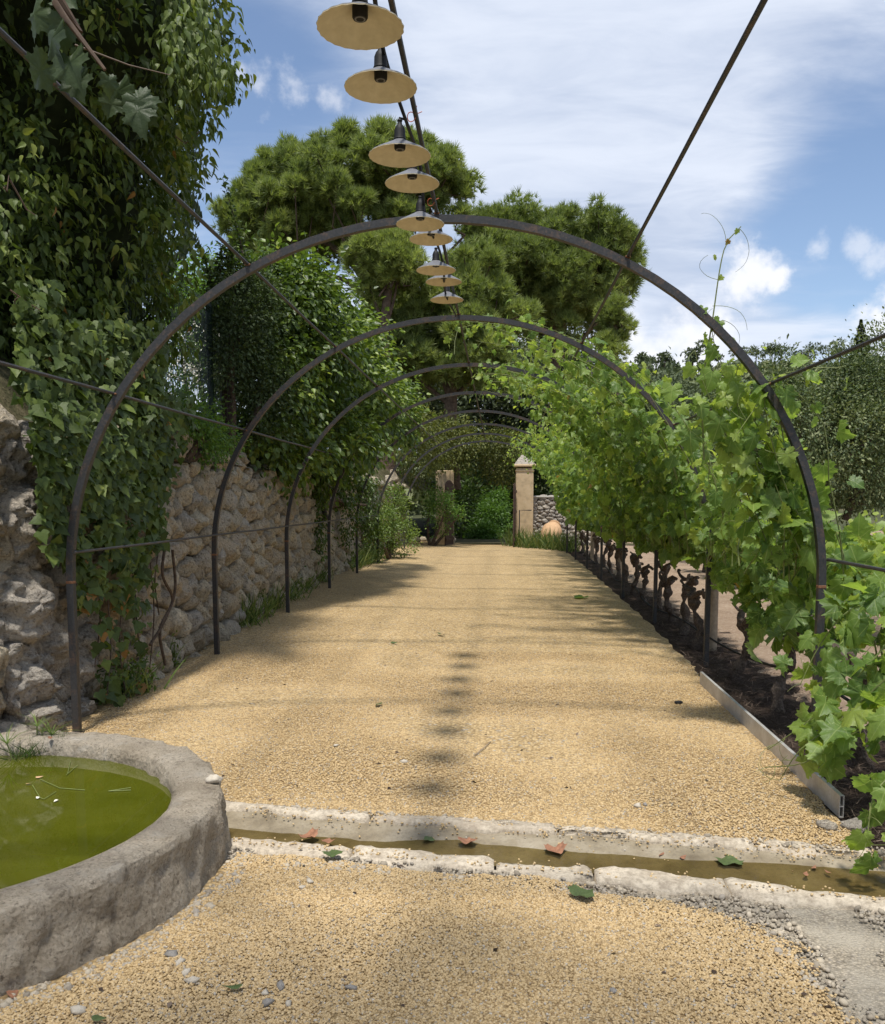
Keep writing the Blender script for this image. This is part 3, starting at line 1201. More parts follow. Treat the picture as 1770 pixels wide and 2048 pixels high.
# backing
mbk = MB()
Vb, Fb = [], []
ss = np.arange(0.0, cum[-1], 0.3)
for s in ss:
    p, d, n = wall_frame(s)
    for z, off in ((-0.3, -0.10), (1.0, -0.15), (wall_top(s) - 0.12, -0.20), (wall_top(s) - 0.10, -0.6), (1.0, -0.7)):
        Vb.append((p[0] + n[0] * off, p[1] + n[1] * off, z))
for k in range(len(ss) - 1):
    for q in range(4):
        Fb.append((k * 5 + q, (k + 1) * 5 + q, (k + 1) * 5 + q + 1, k * 5 + q + 1))
mbk.add(Vb, Fb)
mbk.build('mortar_core', MAT['mortar'], wall)

# seeds: big craggy blocks at the near end, smaller rubble further on
seeds, ssz = [], []
S_BIG = cum[3] + 0.75        # s where big blocks end
random.seed(11)
cand = []
for _ in range(26000):
    s = random.random() * cum[-1]
    z = -0.25 + random.random() * 2.62
    cand.append((s, z))
rad_grid = {}


def srad(s, z):
    b = 0.36 if s < S_BIG else 0.205
    if s >= S_BIG and z < 0.35:
        b *= 1.25
    if s > 14:
        b *= 1.0
    return b


acc = []
cell = {}
for s, z in cand:
    r = srad(s, z) * (0.78 + 0.5 * ((math.sin(s * 91.7 + z * 57.3) + 1) / 2))
    ok = True
    ci, cj = int(s / 0.45), int(z / 0.45)
    for a in (-1, 0, 1):
        for b in (-1, 0, 1):
            for (s2, z2, r2) in cell.get((ci + a, cj + b), ()):
                if (s - s2) ** 2 + ((z - z2) * 1.0) ** 2 < ((r + r2) * 0.5) ** 2:
                    ok = False
                    break
            if not ok:
                break
        if not ok:
            break
    if ok:
        cell.setdefault((ci, cj), []).append((s, z, r))
        acc.append((s, z))
S = np.array(acc)
th, radii = voronoi_stones(S, 18, 12.0, 14, 0.915)
stones = []
for i, (s, z) in enumerate(S):
    if z > wall_top(s) + 0.02 or z < -0.2:
        continue
    stones.append(i)
wp = {}
for i in stones:
    p, d, n = wall_frame(S[i][0])
    wp[i] = np.array([p[0], p[1], S[i][1]])
order = sorted(stones, key=lambda i: -float(np.mean(radii[i])) / np.linalg.norm(wp[i] - CAM) * (1.0 if in_view(wp[i][None])[0] else 0.01))
rest_V, rest_F, rest_T, off = [], [], [], 0
for rank, i in enumerate(order):
    s, z = S[i]
    p, d, n = wall_frame(s)
    big = s < S_BIG
    r = np.minimum(radii[i] * (1.15 if big else 1.0), 0.62 if big else 0.34)
    H = float(np.mean(r)) * (0.75 if big else 1.05) * (0.75 + 0.55 * random.random())
    H = min(H, 0.17 if big else 0.16)
    near = np.linalg.norm(wp[i] - CAM) < 8.5
    if big or near:
        tt = np.arange(36) * 2 * math.pi / 36
        rr = np.interp(tt, np.append(th, 2 * math.pi), np.append(r, r[0]))
        rg = ((0, 1.0), (0.12, 1.0), (0.25, 1.0), (0.38, 0.99), (0.5, 0.98), (0.61, 0.93), (0.71, 0.88), (0.8, 0.80), (0.88, 0.66), (0.94, 0.46), (0.985, 0.18), (1.0, -0.2), (0.93, -0.7))
        V, Fs = stone_geo(tt, rr, H, i * 0.37, rg, 0.18 if big else 0.13, 0.085 if big else 0.034)
    else:
        V, Fs = stone_geo(th, r, H, i * 0.37, rough=0.02)
    W = np.zeros((len(V), 3))
    batter = -0.04 * z
    W[:, 0] = d[0] * V[:, 0] + n[0] * (V[:, 2] + batter - 0.04)
    W[:, 1] = d[1] * V[:, 0] + n[1] * (V[:, 2] + batter - 0.04)
    W[:, 2] = V[:, 1]
    c = wp[i]
    tint = random.random()
    if rank < 300:
        me = mesh_np('stone', W, Fs, MAT['crag'] if big else MAT['rubble'], np.full(len(W), tint), smooth=True)
        link('stone', me, wall, c)
    else:
        rest_V.append(W + c[None])
        rest_F.append(Fs + off)
        rest_T.append(np.full(len(W), tint))
        off += len(W)
me = mesh_np('rubble_stones', np.vstack(rest_V) - wloc(wall)[None], np.vstack(rest_F), MAT['rubble'], np.concatenate(rest_T), smooth=True)
link('rubble_stones', me, wall, wloc(wall))['kind'] = 'stuff'

# ------------------------------------------------------------------ RILL
rill = empty('water_rill', (0.5, 4.0, 0))
tag(rill, 'shallow stone water channel crossing the gravel from the round pond', 'water channel')
EX = np.array([0.9895, -0.1445])


def rpt(x, f):
    """x along, f 0 far edge .. 1 near edge"""
    return np.array([x, float(far_y(x)) * (1 - f) + float(near_y(x)) * f])


# bed: grey sloping far side, flat bottom, near side
prof = ((-0.10, -0.008), (0.02, -0.011), (0.11, -0.015), (0.22, -0.024), (0.33, -0.038), (0.45, -0.050), (0.62, -0.056), (0.78, -0.054), (0.84, -0.035), (0.88, -0.02))
xr_ = np.linspace(-1.12, 3.6, 150)
VV = []
for x in xr_:
    for f, z in prof:
        q = rpt(x, f)
        zz_ = z + 0.006 * fbm((q[0], q[1], 0), 6.0, 2) + (0.006 * math.sin(x * 2.2) if 0.2 < f < 0.6 else 0)
        VV.append((q[0], q[1], zz_))
m_ = len(prof)
i = np.arange(m_ - 1)[None] + np.arange(len(xr_) - 1)[:, None] * m_
Q = np.stack([i, i + 1, i + 1 + m_, i + m_], -1).reshape(-1, 4)
link('channel_bed', mesh_np('channel_bed', np.array(VV) - wloc(rill)[None], Q[:, ::-1], MAT['rill_bed'], smooth=True), rill, wloc(rill))
# edge stones, one by one
random.seed(5)


def edge_stones(f0, f1, x0, x1, lmin, lmax, ztop, seed0):
    x = x0
    k = 0
    while x < x1:
        ln = random.uniform(lmin, lmax)
        nu, nv_ = 26, 8
        V = []
        dz = random.uniform(-0.008, 0.008)
        for a in range(nu):
            for b in range(nv_):
                xx = x + 0.005 + (ln - 0.010) * a / (nu - 1)
                ff = f0 + (f1 - f0) * b / (nv_ - 1)
                q = rpt(xx, ff)
                ed = min(a, nu - 1 - a) / (nu - 1) * 2
                eb = min(b, nv_ - 1 - b) / (nv_ - 1) * 2
                drop = 0.010 * max(0, 1 - ed * 9) ** 2 + 0.020 * max(0, 1 - eb * 3.2) ** 2
                wob = 0.045 * fbm((xx, ff, seed0), 5.0, seed0 + 1, 3) * (1 if b in (0, 1, nv_ - 1, nv_ - 2) else 0.3)
                z = ztop + dz - drop + 0.012 * fbm((q[0], q[1], 1), 9.0, seed0)
                V.append((q[0], q[1] + wob, z))
        top = len(V)
        ring = [a * nv_ for a in range(nu)] + [(nu - 1) * nv_ + b for b in range(1, nv_)] + [a * nv_ + nv_ - 1 for a in range(nu - 2, -1, -1)] + [b for b in range(nv_ - 2, 0, -1)]
        Fs = [(a * nv_ + b, a * nv_ + b + 1, (a + 1) * nv_ + b + 1, (a + 1) * nv_ + b) for a in range(nu - 1) for b in range(nv_ - 1)]
        for r_ in ring:
            V.append((V[r_][0], V[r_][1], -0.11))
        for j in range(len(ring)):
            j2 = (j + 1) % len(ring)
            Fs.append((ring[j], ring[j2], top + j2, top + j))
        c = np.array([x + ln / 2, float(rpt(x + ln / 2, (f0 + f1) / 2)[1]), 0.0])
        me = mesh_np('edge_stone', np.array(V) - c[None], Fs, MAT['rill_stone'], smooth=True)
        link('edge_stone', me, rill, c)
        x += ln
        k += 1
        seed0 += 0.77


edge_stones(-0.09, 0.11, -1.08, 3.5, 0.5, 1.05, 0.004, 3.0)
edge_stones(0.83, 1.12, -0.88, 3.5, 0.42, 0.85, 0.008, 40.0)
# water in the bottom
VV = []
for x in xr_:
    for f in (0.25 + 0.03 * math.sin(x * 3.1) + 0.015 * math.sin(x * 7.7) + 0.14 * float(sstep(-x, -0.3, 0.3)), 0.6, 0.86):
        q = rpt(x, f)
        VV.append((q[0], q[1], -0.034 - 0.017 * float(sstep(-x, -0.3, 0.3))))
i = np.arange(2)[None] + np.arange(len(xr_) - 1)[:, None] * 3
Q = np.stack([i, i + 1, i + 4, i + 3], -1).reshape(-1, 4)
link('water', mesh_np('water', np.array(VV) - wloc(rill)[None], Q[:, ::-1], MAT['rill_water']), rill, wloc(rill))

# ------------------------------------------------------------------ POND BASIN
PC, PR = np.array([-2.12, 3.56]), 1.285
basin = empty('pond_basin', (PC[0], PC[1], 0))
tag(basin, 'round low stone basin with rough carved rim at the left', 'pond basin')
joints = [math.degrees(math.atan2(4.02 - PC[1], -0.97 - PC[0])), 128, 190, 262]


def rim_stone(a0, a1, seed):
    na = max(12, int((a1 - a0) / 0.9))
    prof_ = [(0.05, -0.08), (0.045, -0.02), (0.04, 0.04), (0.032, 0.09), (0.026, 0.14), (0.022, 0.19), (0.019, 0.25), (0.008, 0.275), (-0.02, 0.281), (-0.065, 0.28), (-0.10, 0.283), (-0.135, 0.282), (-0.165, 0.277), (-0.19, 0.262), (-0.207, 0.235), (-0.213, 0.20), (-0.212, 0.15), (-0.20, 0.06)]
    V = []
    for ia in range(na + 1):
        a = R(a0 + 0.2 + (a1 - a0 - 0.4) * ia / na)
        e = min(ia, na - ia)
        sh = 0.012 if e == 0 else (0.004 if e == 1 else 0)
        for (dr, z) in prof_:
            r = PR + dr
            p = (r * math.cos(a), r * math.sin(a), z)
            d1 = 0.016 * fbm(p, 3.6, seed, 3) + 0.024 * fbm(p, 11.0, seed + 3, 4) - 0.022 * abs(nz3(p, 8.0, 3.0)) - 0.010 * abs(nz3(p, 26.0, 5.0))
            top = z > 0.2
            d1 *= 0.45 if dr < -0.17 else 1.0
            rr = r + d1 * (1.0 if not top else 0.7) - sh * (1 if dr > -0.05 else -1)
            zz_ = z + (0.35 * d1 if top else 0) - (sh if top else 0)
            V.append((rr * math.cos(a), rr * math.sin(a), zz_))
    k = len(prof_)
    Fs = [(i_ * k + j, (i_ + 1) * k + j, (i_ + 1) * k + j + 1, i_ * k + j + 1) for i_ in range(na) for j in range(k - 1)]
    me = bpy.data.meshes.new('rim_stone')
    me.from_pydata(V, [], Fs + [tuple(range(k)), tuple(na * k + j for j in range(k - 1, -1, -1))])
    me.polygons.foreach_set('use_smooth', [True] * len(me.polygons))
    me.materials.append(MAT['basin_stone'])
    link('rim_stone', me, basin, (PC[0], PC[1], 0))


for a, b in zip(joints, joints[1:] + [joints[0] + 360]):
    rim_stone(a, b, a * 0.13)
Vw = [(0, 0, 0.195)] + [(1.13 * math.cos(a), 1.13 * math.sin(a), 0.195) for a in np.linspace(0, 2 * math.pi, 64, endpoint=False)]
link('pond_water', mesh_np('pond_water', Vw, [(0, 1 + k, 1 + (k + 1) % 64) for k in range(64)], MAT['pond_water']), basin, (PC[0], PC[1], 0))

# ------------------------------------------------------------------ PERGOLA
AY = [-0.6, 2.45, 5.8, 8.85, 11.87, 14.9, 17.95, 21.0, 24.0, 27.05]
HW, SPR, APX = 2.48, 1.05, 3.37


def arch_pt(phi, r=0.0):
    return (HW + r) * math.cos(phi), SPR + (APX - SPR + r) * math.sin(phi)


perg = empty('tunnel_pergola', (0, 5.8, 0))
tag(perg, 'dark rusty steel tunnel of round arches and rods over the gravel path', 'pergola')
for k, y in enumerate(AY):
    dx = random.uniform(-0.012, 0.012)
    mb = MB()
    pts = []
    for j in range(49):
        x, z = arch_pt(math.pi * j / 48)
        pts.append((x + dx, y, z))
    rr = 0.0275 * math.sqrt(2)
    # square section kept upright in the plane of the arch
    V, Fs = [], []
    for j, p in enumerate(pts):
        a = math.pi * j / 48
        nx_, nz_ = math.cos(a), math.sin(a)
        for (s1, s2) in ((-1, -1), (1, -1), (1, 1), (-1, 1)):
            V.append((p[0] + nx_ * 0.0235 * s1, y + 0.0235 * s2, p[2] + nz_ * 0.0235 * s1))
    for j in range(48):
        for q in range(4):
            q2 = (q + 1) % 4
            Fs.append((j * 4 + q, j * 4 + q2, (j + 1) * 4 + q2, (j + 1) * 4 + q))
    mb.add(V, Fs)
    bow = mb.build('arch', MAT['steel'], perg, loc=(0, y, SPR))
    for sx in (-1, 1):
        m2 = MB()
        xb = sx * HW + dx
        z0 = float(gz(xb, y)) - 0.12
        m2.box((xb, y, (z0 + SPR - 0.004) / 2), (0.048, 0.048, SPR - 0.004 - z0), bev=0.003)
        m2.build('post', MAT['steel'], bow, loc=(xb, y, 0))
        m3 = MB()
        m3.box((xb, y, SPR - 0.003), (0.052, 0.052, 0.026), bev=0.006)
        m3.build('weld', MAT['weld'], bow, loc=(xb, y, SPR))
PHI = [(90, 0), (150.5, 1), (148.6 - 118, 1)]
# purlins: apex, two shoulders, two haunches, lower left, lower right
def rod(phi_deg, r_out, y0, y1, rad, sidez=None):
    ys_ = [y for y in AY if y0 - 0.1 <= y <= y1 + 0.1]
    for a, b in zip(ys_[:-1], ys_[1:]):
        if sidez is None:
            x, z = arch_pt(R(phi_deg), r_out)
        else:
            x, z = sidez
        m = MB()
        mid = ((x, (a + b) / 2, z - 0.004))
        m.tube([(x, a - 0.02, z), mid, (x, b - 0.012, z)], rad, 8)
        m.build('purlin', MAT['steel'], perg, loc=(x, a, z))


rod(90, 0.036, AY[0], 27.1, 0.012)
rod(119.0, 0.036, AY[0], 27.1, 0.011)
rod(61.5, 0.036, AY[0], 27.1, 0.011)
rod(148.0, 0.036, AY[0], 18.0, 0.011)
rod(33.0, 0.036, AY[0], 27.1, 0.011)
rod(0, 0, 5.8, 21.0, 0.010, (-HW + 0.034, 1.25))
rod(0, 0, AY[0], 21.0, 0.011, (HW + 0.034, 1.22))
for y in AY[1:]:
    for a in (90, 119, 61.5, 148, 33):
        x, z = arch_pt(R(a), 0.030)
        MB().box((x, y + 0.0, z), (0.035, 0.062, 0.012), bev=0.004).build('weld_bead', MAT['weld'], perg, loc=(x, y, z))

# ------------------------------------------------------------------ CABLE AND LAMPS
apx, apz = arch_pt(R(90), 0.036)
LAMPS = [(-0.07, 3.1, 3.165), (-0.08, 3.7, 3.24), (-0.07, 4.3, 3.20), (-0.07, 4.9, 3.28), (-0.08, 5.5, 3.25), (-0.06, 6.1, 3.33), (-0.07, 6.7, 3.28), (-0.05, 7.3, 3.34), (-0.06, 7.9, 3.33)]
mb = MB()
cp = []
for j in range(80):
    y = -0.2 + j * (8.8 + 0.2) / 79
    ph = ((y - 2.77) / 1.0) * math.pi
    cp.append((-0.045 + 0.02 * math.cos(ph), y, apz - 0.028 - 0.02 * abs(math.sin(ph * 0.83))))
mb.tube(cp, 0.0085, 6)
cable = mb.build('power_cable', MAT['black_rubber'], None, loc=(-0.04, 5.0, apz), smooth=True)
tag(cable, 'black power cable tied along the top rod, feeding the hanging lamps', 'cable')
for (u, v, y) in ((770, 18, 3.05), (830, 258, 4.35), (866, 390, 5.55)):
    m = MB()
    c = np.array([-0.02, y, apz - 0.012])
    m.tube([c + np.array([0.020 * math.cos(a), 0.004 * math.sin(2 * a), 0.022 * math.sin(a)]) for a in np.linspace(0, 2 * math.pi, 12)], 0.0022, 5)
    m.tube([c + np.array([0.018, 0, 0.01]), c + np.array([0.05, 0.0, 0.022])], 0.002, 5)
    m.tube([c + np.array([0.018, 0, 0.01]), c + np.array([0.026, -0.01, 0.045])], 0.002, 5)
    m.build('cable_tie', MAT['orange_tie'], cable)

ordn = ['first lamp of the row, nearest, cut by the top edge', 'second lamp of the row, hanging below the first', 'third lamp of the row, against the big pine',
        'fourth lamp of the row, close under the cable', 'fifth lamp of the row, just before the first whole arch', 'sixth lamp of the row, just past the first whole arch',
        'seventh lamp of the row, hanging lower than its neighbours', 'eighth lamp of the row, overlapping behind the seventh', 'ninth and last lamp, smallest, just before the second arch']


def lamp(x, y, z, label):
    """z: level of the rim"""
    hr = 0.145
    o = empty('pendant_lamp', (x, y, z))
    tag(o, 'flat cone shade cream inside: ' + label, 'lamp', 'lamps hanging under the ridge rod')
    o['label'] = 'cream and grey cone lamp, ' + label
    ra = random.random() * 6

    def wob(a, i):
        return 0.012 * math.sin(a * 24 + ra) * (1 if i < 2 else 0.2) + 0.006 * math.sin(a * 3 + ra)
    mb = MB()
    top = [(hr, 0.0), (hr * 0.93, 0.0075), (hr * 0.75, 0.022), (hr * 0.5, 0.041), (hr * 0.25, 0.060), (0.024, 0.069)]
    mb.lathe([(r, z_ + 0.003) for r, z_ in top], (x, y, z), 48, wob)
    mb.cur = 1
    inn = [(hr * 0.999, 0.0025)] + [(r * (0.997 - 0.004 * (k % 2)), z_ - 0.0005) for k, (r, z_) in enumerate(top)]
    mb.lathe(inn, (x, y, z), 48, wob)
    mb.build('shade', [MAT['lamp_outer'], MAT['lamp_inner']], o, smooth=True)
    sb = MB()
    sb.lathe([(0.0, 0.028), (0.023, 0.028), (0.0265, 0.034), (0.0265, 0.0665), (0.030, 0.074), (0.0265, 0.082), (0.0255, 0.115), (0.019, 0.132), (0.011, 0.142), (0.010, 0.153), (0.013, 0.157), (0.010, 0.163), (0.0, 0.165)], (x, y, z), 20)
    sk = sb.build('socket', MAT['black_rubber'], o, smooth=True)
    rb = MB()
    rb.lathe([(0.013, 0.0265), (0.018, 0.0265), (0.019, 0.031)], (x, y, z), 18)
    rb.build('contact_ring', MAT['lamp_outer'], sk, smooth=True)
    if z + 0.165 < apz - 0.01:
        cb = MB()
        tgt = (-0.045, y + 0.03, apz - 0.03)
        cb.tube([(x, y, z + 0.160), (x, y, z + 0.17), ((x + tgt[0]) / 2 - 0.004, y + 0.01, (z + 0.165 + tgt[2]) / 2), tgt], 0.006, 6)
        cb.build('cord', MAT['black_rubber'], o, smooth=True)


for (x, y, z), lb in zip(LAMPS, ordn):
    lamp(x, y, z, lb)

# ------------------------------------------------------------------ VINES
random.seed(21)
rng = np.random.default_rng(21)


def path_pts(ctrl, step=0.06):
    """points along a smooth curve through control points"""
    c = [np.asarray(q, float) for q in ctrl]
    c = [2 * c[0] - c[1]] + c + [2 * c[-1] - c[-2]]
    o = []
    for k in range(1, len(c) - 2):
        n = max(2, int(np.linalg.norm(c[k + 1] - c[k]) / step))
        for j in range(n):
            t_ = j / n
            o.append(0.5 * ((2 * c[k]) + (-c[k - 1] + c[k + 1]) * t_ + (2 * c[k - 1] - 5 * c[k] + 4 * c[k + 1] - c[k + 2]) * t_ ** 2 + (-c[k - 1] + 3 * c[k] - 3 * c[k + 1] + c[k + 2]) * t_ ** 3))
    o.append(c[-2])
    return np.array(o)


def shoot_leaves(pts, per, lsize, spread, young=True, out=None):
    """leaf positions, frames, sizes, tints along a shoot"""
    n = len(pts)
    P0, TI, NO, SI, TT = [], [], [], [], []
    tang = np.gradient(pts, axis=0)
    for k in range(n):
        c = per if per >= 1 else (1 if rng.random() < per else 0)
        c = int(c) + (1 if rng.random() < (c - int(c)) else 0)
        for _ in range(c):
            f = k / max(1, n - 1)
            a = unit(rng.normal(size=3) + np.array([0, 0, -0.15]))
            off = a * spread * (0.35 + 0.75 * rng.random())
            p = pts[k] + off
            tip = unit(a * 0.55 + np.array([0, 0, -0.55]) + rng.normal(size=3) * 0.45)
            no = unit(np.array([-0.25, -0.25, 0.75]) + (out if out is not None else 0) + rng.normal(size=3) * 0.55)
            s = lsize * (0.55 + 0.75 * rng.random()) * (1.0 - (0.62 * f ** 3 if young else 0))
            tt = 0.40 + 0.26 * f + rng.normal() * 0.19 + (0.15 if f > 0.85 and young else 0)
            P0.append(p)
            TI.append(tip)
            NO.append(no)
            SI.append(s)
            TT.append(min(0.93, max(0.02, tt)) if rng.random() > 0.0018 else 1.0)
    return P0, TI, NO, SI, TT


TENDR = []


def tendril(mb, p, d, ln, r=0.0017):
    p = np.asarray(p, float)
    pts = [p]
    d = unit(np.asarray(d, float))
    ax = unit(rng.normal(size=3))
    for k in range(10):
        a = 0.12 + 0.045 * k * rng.random()
        d = unit(d + np.cross(ax, d) * a + np.array([0, 0, -0.03]))
        pts.append(pts[-1] + d * ln / 10)
    mb.tube(pts, np.linspace(r, r * 0.6, len(pts)), 4, cap=False)


VY = [3.35, 4.35, 5.5, 6.97, 8.17, 9.87, 10.95, 11.94, 13.2, 14.4, 15.5, 17.0, 18.5, 20.0, 21.5, 23.0, 24.5, 26.0, 27.4]
place = ['cut by the right edge at the bottom corner', 'with long shoots spilling over the metal board', 'before the first whole arch on the right', 'with its thin trunk behind the far end of the metal board',
         'between the second arch post and the wood stake behind it', 'with knotty forked trunk right of the third arch post', 'with arms joining two knotty trunks before the third post',
         'with thick knotty trunk beside the third arch post', 'just past the third arch post', 'close before the fourth arch post', 'with leaning twisted trunk past the fourth arch post',
         'between the fourth and fifth arch posts', 'beside the second wood stake', 'close past the fifth arch post', 'near the sixth arch post', 'before the seventh arch post',
         'past the seventh arch post', 'second from the far end of the row', 'at the far end of the row by the iris bed']


def vx(y):
    return float(np.interp(y, [3, 6.97, 9.87, 12, 15.5, 18.5, 28], [2.72, 2.60, 2.62, 2.74, 2.78, 2.88, 2.98]))


for k, y in enumerate(VY):
    x = vx(y)
    o = empty('grape_vine', (x, y, -0.03))
    tag(o, 'grape vine ' + place[k], 'grape vine', 'grape vines trained up the right side of the pergola')
    far = y > 14
    # trunk: gnarled, forked head
    hh = random.uniform(0.50, 0.66)
    lean = random.uniform(-0.10, 0.10)
    pts, rad = [], []
    for j in range(23):
        f = j / 22
        pts.append((x + lean * f + 0.025 * math.sin(f * 7 + k), y + 0.035 * math.sin(f * 4 + k * 2), -0.06 + hh * f))
        rad.append(0.034 + 0.014 * math.sin(f * 17 + k) * (0.3 + f) + 0.022 * (1 - f) ** 2 + (0.030 * max(0, f - 0.75) * 4))
    mb = MB().tube(pts, rad, 12)
    hd = np.array(pts[-1])
    for q in range(5):
        aa = random.random() * 6.28
        d_ = np.array([0.07 * math.cos(aa), 0.09 * math.sin(aa), random.uniform(-0.02, 0.10)])
        mb.tube([hd - np.array([0, 0, random.uniform(0.02, 0.12)]), hd + d_ * 0.7, hd + d_ * 1.2], [0.034, 0.030, 0.020], 8)
    mb.v = [tuple(np.array(p) + 0.022 * np.array([fbm(p, 18, 1, 3), fbm(p, 18, 5, 3), 0.6 * fbm(p, 18, 9, 3)])) for p in mb.v]
    mb.build('trunk', MAT['vine_bark'], o, smooth=True)
    head = np.array(pts[-1])
    for sy in (-1, 1):
        ln = random.uniform(0.42, 0.6)
        pp, rr = [], []
        for j in range(8):
            f = j / 7
            pp.append(head + np.array([0.05 * math.sin(f * 6 + k), sy * ln * f, 0.02 + 0.10 * f + 0.03 * math.sin(f * 9 + k)]))
            rr.append(0.032 * (1 - 0.5 * f) + 0.008 * math.sin(f * 14 + k))
        mb = MB().tube(pp, rr, 7)
        mb.v = [tuple(np.array(p) + 0.010 * np.array([fbm(p, 25, 1, 2), fbm(p, 25, 5, 2), fbm(p, 25, 9, 2)])) for p in mb.v]
        mb.build('arm', MAT['vine_bark'], o, smooth=True)
    # shoots
    PP, TI, NO, SI, TT = [], [], [], [], []
    canes = MB()
    tend = MB()
    nsh = 27 if y > 9 else (17 if y > 7.5 else (11 if y > 6 else (6 if y > 5.2 else 18)))
    for q in range(nsh):
        y0 = y + random.uniform(-0.72, 0.72)
        if 5.2 < y < 6:
            y0 = random.uniform(5.95, 6.4)
        x0 = x + random.uniform(-0.20, 0.12)
        R_ = random.uniform(-0.20, 0.24)
        if y < 5.2:
            # low growth, sprawling
            zt = random.uniform(0.7, 1.08)
            ctrl = [(x0, y0, 0.6), (x0 + random.uniform(-0.1, 0.25), y0 + random.uniform(-.2, .2), (0.6 + zt) / 2 + 0.1), (x0 + random.uniform(-0.15, 0.5), y0 + random.uniform(-.4, .3), zt)]
            if q % 3 == 0:
                ctrl.append((x0 + random.uniform(-0.1, 0.6), y0 + random.uniform(-.5, .3), zt - random.uniform(0.2, 0.6)))
            x_min = 2.38
            ctrl = [(max(c[0], x_min), c[1], c[2]) for c in ctrl]
        else:
            if y < 6.3:
                pe = random.choice([4, 10, 18, 26, 32])
            elif y < 7.6:
                pe = random.uniform(4, 30)
            elif y < 8.6:
                pe = random.uniform(12, 52)
            elif y < 14:
                pe = random.uniform(25, 78) if random.random() < 0.72 else random.uniform(70, 91)
            else:
                pe = random.uniform(25, 70)
            if y > 7.6 and q % 4 == 0:
                pe = random.uniform(-5, 25)
            ctrl = [(x0, y0, 0.62), ((x0 + HW) / 2 + R_, y0 + random.uniform(-.12, .12), 0.86)]
            drift = random.uniform(-0.55, 0.55)
            for j in range(1, 5):
                f = j / 4
                a = R(pe * f)
                xx, zz_ = arch_pt(max(a, 0), R_ + random.uniform(-0.05, 0.07))
                if pe < 0:
                    zz_ = SPR + 0.2 * f
                ctrl.append((xx, y0 + drift * f, zz_))
            # tip hangs free
            if random.random() < 0.5:
                l_ = np.array(ctrl[-1])
                ctrl.append(tuple(l_ + np.array([random.uniform(-0.35, 0.0), random.uniform(-.2, .2), random.uniform(-0.4, 0.15)])))
        pts_ = path_pts(ctrl, 0.075 if not far else 0.10)
        a = shoot_leaves(pts_, 1.1 if not far else 1.0, 0.145 if y < 8 else (0.14 if not far else 0.155), 0.135, True)
        for dst, src in zip((PP, TI, NO, SI, TT), a):
            dst.extend(src)
        if y < 16:
            cpt = pts_[pts_[:, 2] > (1.02 if y > 5.2 else 0.6)][::2]
            if len(cpt) > 3:
                canes.tube(cpt, np.linspace(0.006, 0.0025, len(cpt)), 4, cap=False)
            if random.random() < 0.6:
                for _ in range(2):
                    j = random.randrange(len(pts_) // 2, len(pts_))
                    tendril(tend, pts_[j], rng.normal(size=3) + np.array([-0.5, -0.5, 0.3]), random.uniform(0.15, 0.35))
        # bushy base leaves
        if q % 2 == 0:
            lo = 1.0 if y > 9 else (0.62 if y > 7.5 else 0.42)
            bpts = np.array([[x + random.uniform(-0.18, 0.32), y + random.uniform(-0.72, 0.72), random.uniform(lo, 1.25)] for _ in range((16 if y > 7.6 else 11) if y < 14 else 20)])
            if y < 5.2:
                bpts[:, 0] += 0.12
            a = shoot_leaves(bpts, 1.0, 0.155 if y < 8 else 0.15, 0.10, False)
            for dst, src in zip((PP, TI, NO, SI, TT), a):
                dst.extend(src)
    extra = []
    if k == 1:
        extra = [[P(1790, 1270, 4.55), P(1700, 1370, 4.6), P(1620, 1440, 4.7), P(1535, 1500, 4.85)],
                 [P(1790, 1430, 4.35), P(1690, 1475, 4.45), P(1610, 1525, 4.6), P(1530, 1535, 4.8)],
                 [P(1780, 1350, 4.45), P(1680, 1440, 4.6), P(1600, 1500, 4.65), P(1560, 1560, 4.75)],
                 [P(1790, 1200, 4.8), P(1700, 1220, 4.8), P(1640, 1290, 4.9), P(1600, 1370, 4.9)]]
    if k == 0:
        extra = [[P(1800, 1540, 3.8), P(1752, 1580, 3.75), P(1738, 1640, 3.72), P(1735, 1690, 3.7)]]
    if k == 2:
        extra = [[P(1560, 1150, 6.0), P(1500, 1000, 5.95), P(1440, 850, 5.85), P(1405, 760, 5.8)],
                 [P(1620, 1080, 5.9), P(1560, 940, 5.85), P(1530, 780, 5.8), P(1600, 740, 5.7), P(1680, 735, 5.65)],
                 [P(1600, 1100, 5.9), P(1500, 900, 5.9), P(1470, 760, 5.9), P(1500, 700, 5.9)],
                 [P(1550, 1000, 6.0), P(1420, 820, 6.0), P(1390, 700, 6.0)],
                 [P(1600, 1000, 6.0), P(1520, 860, 6.0), P(1440, 720, 6.0), P(1420, 640, 6.0)]]
        tall = path_pts([P(1408, 920, 5.9), P(1405, 780, 5.85), P(1425, 640, 5.8), P(1448, 500, 5.8), P(1482, 453, 5.8)], 0.05)
        canes.tube(tall, np.linspace(0.007, 0.003, len(tall)), 6)
        for q_, (uu, vv, s_, tt_) in enumerate(((1408, 615, .07, .6), (1440, 640, .08, .65), (1425, 690, .10, .6), (1445, 552, .035, .97), (1458, 480, .03, 1.0), (1476, 458, .03, .95), (1430, 510, .03, .9), (1395, 800, .13, .5), (1380, 860, .14, .4), (1440, 830, .15, .5), (1425, 740, .14, .72), (1500, 860, .13, .55), (1345, 770, .12, .75))):
            PP.append(P(uu, vv, 5.8))
            TI.append(unit(np.array([random.uniform(-.6, .6), -0.2, -0.7])))
            NO.append(unit(np.array([random.uniform(-.5, .5), -0.8, 0.4])))
            SI.append(s_)
            TT.append(tt_)
